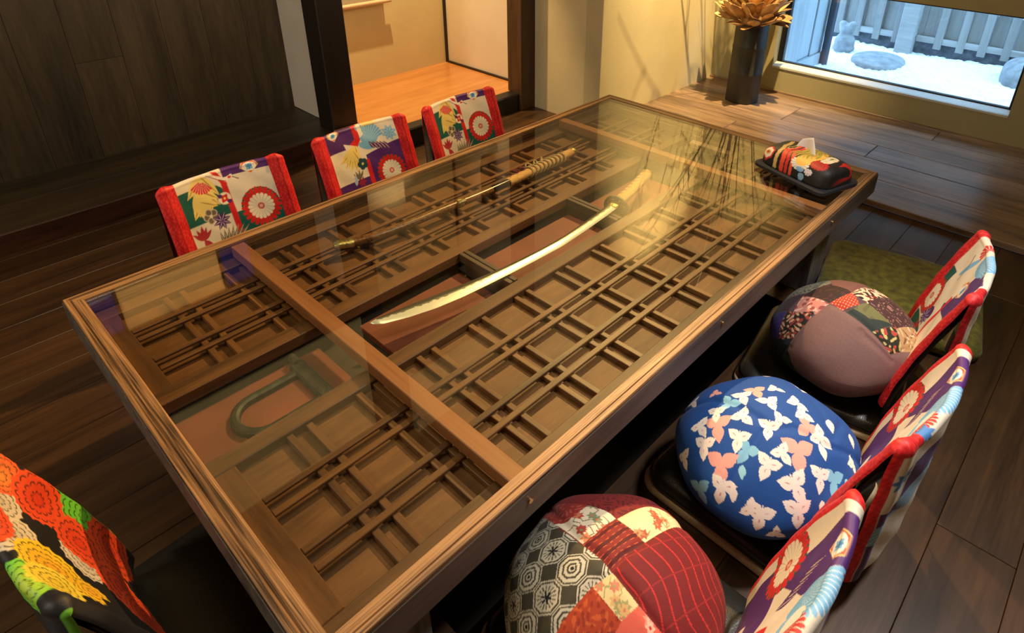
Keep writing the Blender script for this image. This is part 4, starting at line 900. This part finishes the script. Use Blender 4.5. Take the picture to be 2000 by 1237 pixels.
for a in range(0, 360, 45):
    for s_ in (-1, 1):
        c0 = g0 + dr * .004 * s_ + sd * .026 * cos(math.radians(a + 20)) + upv * .024 * sin(math.radians(a + 20)); addV(V, Fc, *tube([c0, c0 + dr * .0016 * s_], .0022, 7))
gi = mk('inlay', off(off(V, t), gd.location), Fc, M['gold'], gd)
V, Fc = tube([Vector((1.163, .473, F - .030)) - dr * .022, Vector((1.163, .473, F - .030))], [(.0150, .0042), (.0158, .0048)], 16); mk('blade_collar', off(V, t), Fc, M['gold'], sw)
# scabbard
scb = thing('sword_scabbard', 'brown lacquered sword scabbard with gold end cap lying on the lattice door', 'scabbard', (.93, .79, F - .04)); t = tuple(scb.location)
cl = [(.520, .8290), (.552, .8120), (.613, .7960), (.70, .7870), (.784, .7830), (.861, .7790), (.95, .7745), (1.0347, .7745), (1.10, .7760), (1.18, .7790), (1.26, .7810), (1.341, .7860)]
cl3 = np.array(cl)
def spl(a, b, n_):
    x = np.linspace(a, b, n_); y = np.interp(x, cl3[:, 0], cl3[:, 1])
    for _ in range(4): y[1:-1] = .25 * y[:-2] + .5 * y[1:-1] + .25 * y[2:]
    return [(xx, yy, F - .0285) for xx, yy in zip(x, y)]
V, Fc = tube(spl(.545, .98, 40), [(.0125, .0105)] * 40, 20); smooth_angle(mk('body', off(V, t), Fc, M['lacquer'], scb))
V, Fc = tube(spl(.98, 1.045, 8), [(.0130, .0108)] * 8, 20); smooth_angle(mk('throat', off(V, t), Fc, M['lacquer_dark'], scb))
V, Fc = tube(spl(.512, .556, 9), [(.0085, .007), (.0125, .0098), (.0142, .0108), (.0148, .0112), (.0148, .0112), (.0148, .0112), (.0148, .0112), (.0152, .0114), (.0148, .0112)], 20); smooth_angle(mk('end_cap', off(V, t), Fc, M['gold'], scb))
V, Fc = tube(spl(.857, .872, 4), [(.0150, .0122)] * 4, 20); mo = mk('mount', off(V, t), Fc, M['gold'], scb)
V, Fc = cbox(.850, .880, .763, .776, F - .026, F - .0145, .004); mk('mount_knob', off(off(V, t), mo.location), Fc, M['gold'], mo)
hp = spl(1.045, 1.340, 70); V, Fc = tube(hp, [(.0165, .0118)] * 70, 32); o = mk('wrapped_grip', off(V, t), Fc, M['wrap'], scb, smooth=True)
cc = []
for i in range(70):
    for k in range(32):
        u = i / 69 * 10; dx = abs((u % 1) - .5) * 2; q = abs(((k / 32. * 2 + .25) % 1) - .5) * 2
        cc.append(srgb((212, 158, 84) if dx + q * 1.25 > .62 else (120, 66, 32)) * (1 if (dx + q) % .2 > .05 else .72))
setprint(o, np.array(cc))
V, Fc = tube(spl(1.336, 1.352, 4), [(.018, .0128), (.0185, .013), (.0185, .013), (.015, .009)], 24); smooth_angle(mk('grip_cap', off(V, t), Fc, M['gold'], scb))
# knotted hanging cord coiled on the grip
ck = thing('braided_cord', 'light braided cord coiled and knotted round the scabbard grip', 'cord', (1.17, .78, F - .03)); t = tuple(ck.location)
V = []; Fc = []
for k in range(9):
    x = 1.135 + .018 * k; ring = [(x + .012 * sin(a) * .5, .778 + .0195 * cos(a), F - .0275 + .0135 * sin(a)) for a in np.linspace(0, 2 * math.pi, 17)]
    addV(V, Fc, *tube(ring, .0030, 6))
mk('coil', off(V, t), Fc, M['cord'], ck, smooth=True)
rs = np.random.RandomState(11)
for k in range(5):
    x0 = 1.09 + .028 * k; pts = [(x0 + .014 * sin(a) + .02 * (a / 6), .797 + .012 * cos(a * 1.3 + k), F - .020 + .004 * sin(a * 2 + k)) for a in np.linspace(0, 6, 16)]
    V, Fc = tube(pts, .0028, 6); mk('knot', off(V, t), Fc, M['cord_red'] if k < 2 else M['cord'], ck, smooth=True)

# ------------------------------------------------------------------ tissue holder at the far corner
th_ = math.radians(-17); tx, ty = 1.642, .152
ts = thing('tissue_box_cover', 'black tissue holder sewn from red, gold and white kimono cloth on the table corner', 'tissue box', (tx, ty, F), th_)
V, Fc = loops(.165, .250, .02, [(.004, 0.0004), (0, .003), (0, .011), (.008, .014)], 5); mk('base_tray', V, Fc, M['navy'], ts)
nu, nv = 150, 110
g = np.linspace(-1, 1, nu); a = np.linspace(0, math.pi, nv)
v = []; XY = []
for yy in g:
    e = (1 - abs(yy) ** 6) ** .5 if abs(yy) < 1 else 0
    for aa in a:
        x = cos(aa); z = sin(aa); x = math.copysign(abs(x) ** .55, x); z = z ** .62
        pinch = .006 * math.exp(-(x / .12) ** 2) * (1 - abs(yy) ** 2)
        v.append((x * .070 * (.55 + .45 * e), yy * .118, .013 + z * (.058) * (.45 + .55 * e) - pinch)); XY.append((aa / math.pi * 200 - 100, yy * 118))
f = [(i * nv + j, i * nv + j + 1, (i + 1) * nv + j + 1, (i + 1) * nv + j) for i in range(nu - 1) for j in range(nv - 1)]
f += [tuple(range(nv)), tuple((nu - 1) * nv + j for j in range(nv))[::-1]] + [tuple(i * nv for i in range(nu)) + tuple(i * nv + nv - 1 for i in range(nu))[::-1]]
o = mk('cloth_cover', v, f, M['cover'], ts, smooth=True, keep=True)
XY = np.array(XY); P = Paint(XY[:, 0], XY[:, 1], (10, 10, 14))
# x: -100 = right side (+x) .. +100 = left side facing the camera
hx, hy = 62, 92
P.poly([(hx + 34 * cos(math.radians(k)), hy + 24 * sin(math.radians(k))) for k in range(0, 360, 60)], (200, 40, 44)); P.poly([(hx + 27 * cos(math.radians(k)), hy + 18 * sin(math.radians(k))) for k in range(0, 360, 60)], (238, 226, 206)); P.star(hx, hy, 8, 14, 3, (206, 160, 70)); P.star(hx, hy, 5, 8, 2, (170, 60, 50), 10)
P.poly([(100, 60), (20, 66), (-10, 84), (-16, 76), (16, 55), (100, 48)], (206, 176, 104))
for k, (w0, col) in enumerate(((7, (226, 72, 44)), (5, (206, 46, 40)), (5, (226, 84, 50)))):
    P.line([(100, 30 - 16 * k), (60, 34 - 16 * k), (20, 46 - 14 * k), (-20, 40 - 20 * k), (-50, 20 - 20 * k)], w0, col)
P.ring_flower(52, -22, 30, 14, (232, 222, 206), (150, 140, 150)); P.ring_flower(-20, 12, 22, 12, (236, 220, 196), (180, 160, 130)); P.ell(20, -26, 42, 26, 10, (240, 190, 90))
for k in range(15): P.petal(-26, 4, -110 + 12 * k - 30, 62, 4, (128, 140, 40) if k % 2 else (190, 150, 60), (206, 190, 90))
P.scales(26, -70, 26, (200, 30, 30), (160, 20, 24), 14, 8, (90, 10, 14)); P.ring_flower(-6, -66, 16, 10, (238, 226, 196), (180, 170, 120)); P.ell(-6, -66, 4, 4, 0, (120, 140, 60)); P.ring_flower(72, -58, 13, 8, (226, 216, 220), (150, 140, 170)); P.ell(74, -30, 9, 13, 0, (130, 176, 216)); P.ell(92, -40, 8, 10, 0, (130, 176, 216))
P.poly([(-20, -90), (-70, -118), (-50, -118), (0, -100)], (196, 30, 26)); P.line([(-40, 20), (-60, -30), (-40, -60)], 3, (190, 170, 130)); P.ell(4, 50, 9, 7, 0, (200, 180, 110)); P.ell(4, 50, 6, 4.5, 0, (10, 10, 14))
setprint(o, P.c)
v = []; n1 = 12
for i in range(n1):
    for j in range(n1):
        s_ = (j / (n1 - 1) - .5) * 2; h = i / (n1 - 1) * .8; ww = .040 * (1 - .80 * h ** 1.6)
        v.append((.006 + .010 * sin(3 * s_ + 1) * (1 - h) + .022 * h, .012 + s_ * ww + .020 * h, .050 + .062 * h - .010 * s_ * h))
f = [(i * n1 + j, i * n1 + j + 1, (i + 1) * n1 + j + 1, (i + 1) * n1 + j) for i in range(n1 - 1) for j in range(n1 - 1)]
o = mk('tissue', v, f, M['paper'], ts, smooth=True); o.modifiers.new('thickness', 'SOLIDIFY').thickness = .0012

# ------------------------------------------------------------------ vase with dried leaves and bare branches
vx, vy = 3.030, 1.035
va = thing('floor_vase', 'tall dark faceted vase of dried leaves standing in the lit corner', 'vase', (vx, vy, LZ))
V, Fc = lathe([(.086, 0), (.090, .006), (.089, .150), (.0905, .154), (.0905, .160), (.0885, .165), (.0885, .290), (.0900, .294), (.0900, .300), (.088, .305), (.087, .410), (.080, .410), (.076, .30), (.070, .05)], 8)
o = mk('body', V, Fc, M['vase'], va); smooth_angle(o, 50)
lb = thing('dried_leaf_bunch', 'rosette of golden brown dried magnolia leaves filling the dark vase', 'dried leaves', (vx, vy, LZ + .40))
def leaf_mesh(L, wd, curl, tw):
    v = []; nL, nW = 8, 5
    for i in range(nL):
        u = i / (nL - 1); hw = wd * (math.sin(math.pi * min(1, u * .96 + .03)) ** .7)
        for j in range(nW):
            s_ = (j / (nW - 1) - .5) * 2; v.append((u * L * (1 - .18 * curl * u), s_ * hw, curl * L * .45 * u * u + .35 * abs(s_) * hw + tw * s_ * hw * u))
    f = [(i * nW + j, i * nW + j + 1, (i + 1) * nW + j + 1, (i + 1) * nW + j) for i in range(nL - 1) for j in range(nW - 1)]
    return v, f
rs = np.random.RandomState(21); lm = []
for k in range(7):
    for mm in ('leaf', 'leaf2'):
        v, f = leaf_mesh(rs.uniform(.10, .15), rs.uniform(.022, .032), rs.uniform(-.3, .7), rs.uniform(-.5, .5))
        o = mk('leaf', v, f, M[mm], keep=True, smooth=True); o.modifiers.new('t', 'SOLIDIFY').thickness = .0012; lm.append(o)
firsts = list(lm); cnt = 0
for ring, (nn, rad, z0, el) in enumerate(((17, .075, .012, 8), (18, .080, .034, 22), (17, .070, .062, 36), (14, .055, .090, 50), (10, .035, .110, 64), (6, .015, .120, 78))):
    for k in range(nn):
        src = lm[cnt % len(lm)]
        o = src if src in firsts else src.copy()
        if o is src: firsts.remove(src)
        else: C.objects.link(o)
        az = 2 * math.pi * (k + .5 * (ring % 2)) / nn + rs.uniform(-.15, .15); e = math.radians(el + rs.uniform(-12, 12))
        o.parent = lb; o.location = (rad * cos(az), rad * sin(az), z0 + rs.uniform(-.01, .01)); o.rotation_euler = (rs.uniform(-.5, .5), -e, az); k2 = rs.uniform(.85, 1.2); o.scale = (k2, k2, k2); cnt += 1
V, Fc = lathe([(.02, -.25), (.04, -.05), (.072, .0), (.06, .06), (.02, .13)], 12); mk('stalks', V, Fc, M['leaf2'], lb)
bb = thing('bare_branches', 'spray of thin bare branches rising from the dark vase', 'branches', (vx, vy, LZ + .30))
tips = [(-.32, .18, 1.35), (-.10, .26, 1.5), (.06, .22, 1.6), (-.22, -.02, 1.45), (.12, .05, 1.5), (.16, -.25, 1.3), (-.05, -.35, 1.4), (-.48, .22, 1.05), (-.02, .10, 1.65), (.14, -.48, 1.05), (-.38, -.18, 1.2), (.10, .28, 1.2), (-.60, .10, .85), (-.16, .30, 1.15), (.05, -.15, 1.6), (-.55, .27, 1.25)]
for k, (dx, dy, h) in enumerate(tips):
    pts = []; ph = rs.uniform(0, 6, 2); n1 = 14
    for i in range(n1):
        u = i / (n1 - 1); b = u ** 1.6
        pts.append((.02 * cos(k) * (1 - u) + dx * b + .02 * sin(u * 7 + ph[0]) * u, .02 * sin(k) * (1 - u) + dy * b + .02 * sin(u * 6 + ph[1]) * u, h * u))
    V, Fc = tube(pts, [.0042 * (1 - .75 * i / (n1 - 1)) * (1.7 if k in (3, 8) else 1) for i in range(n1)], 6)
    for q in range(9):
        i = rs.randint(4, n1 - 1); p = Vector(pts[i]); dv = Vector((rs.uniform(-1, 1), rs.uniform(-1, 1), rs.uniform(.4, 1.4))).normalized() * rs.uniform(.06, .18)
        e_ = p + dv
        if vx + e_.x > 3.26: e_.x = 3.26 - vx
        if vy + e_.y > 1.352: e_.y = 1.352 - vy
        mid = p.lerp(e_, .5) + Vector((rs.uniform(-.012, .012), rs.uniform(-.012, .012), .01)); addV(V, Fc, *tube([p, mid, e_], [.0018, .0014, .0008], 5))
        addV(V, Fc, *tube([e_ - Vector((0, 0, .003)), e_, e_ + Vector((0, 0, .004))], [.001, .0028, .0008], 5))
    mk('branch', V, Fc, M['twig'], bb, smooth=True)
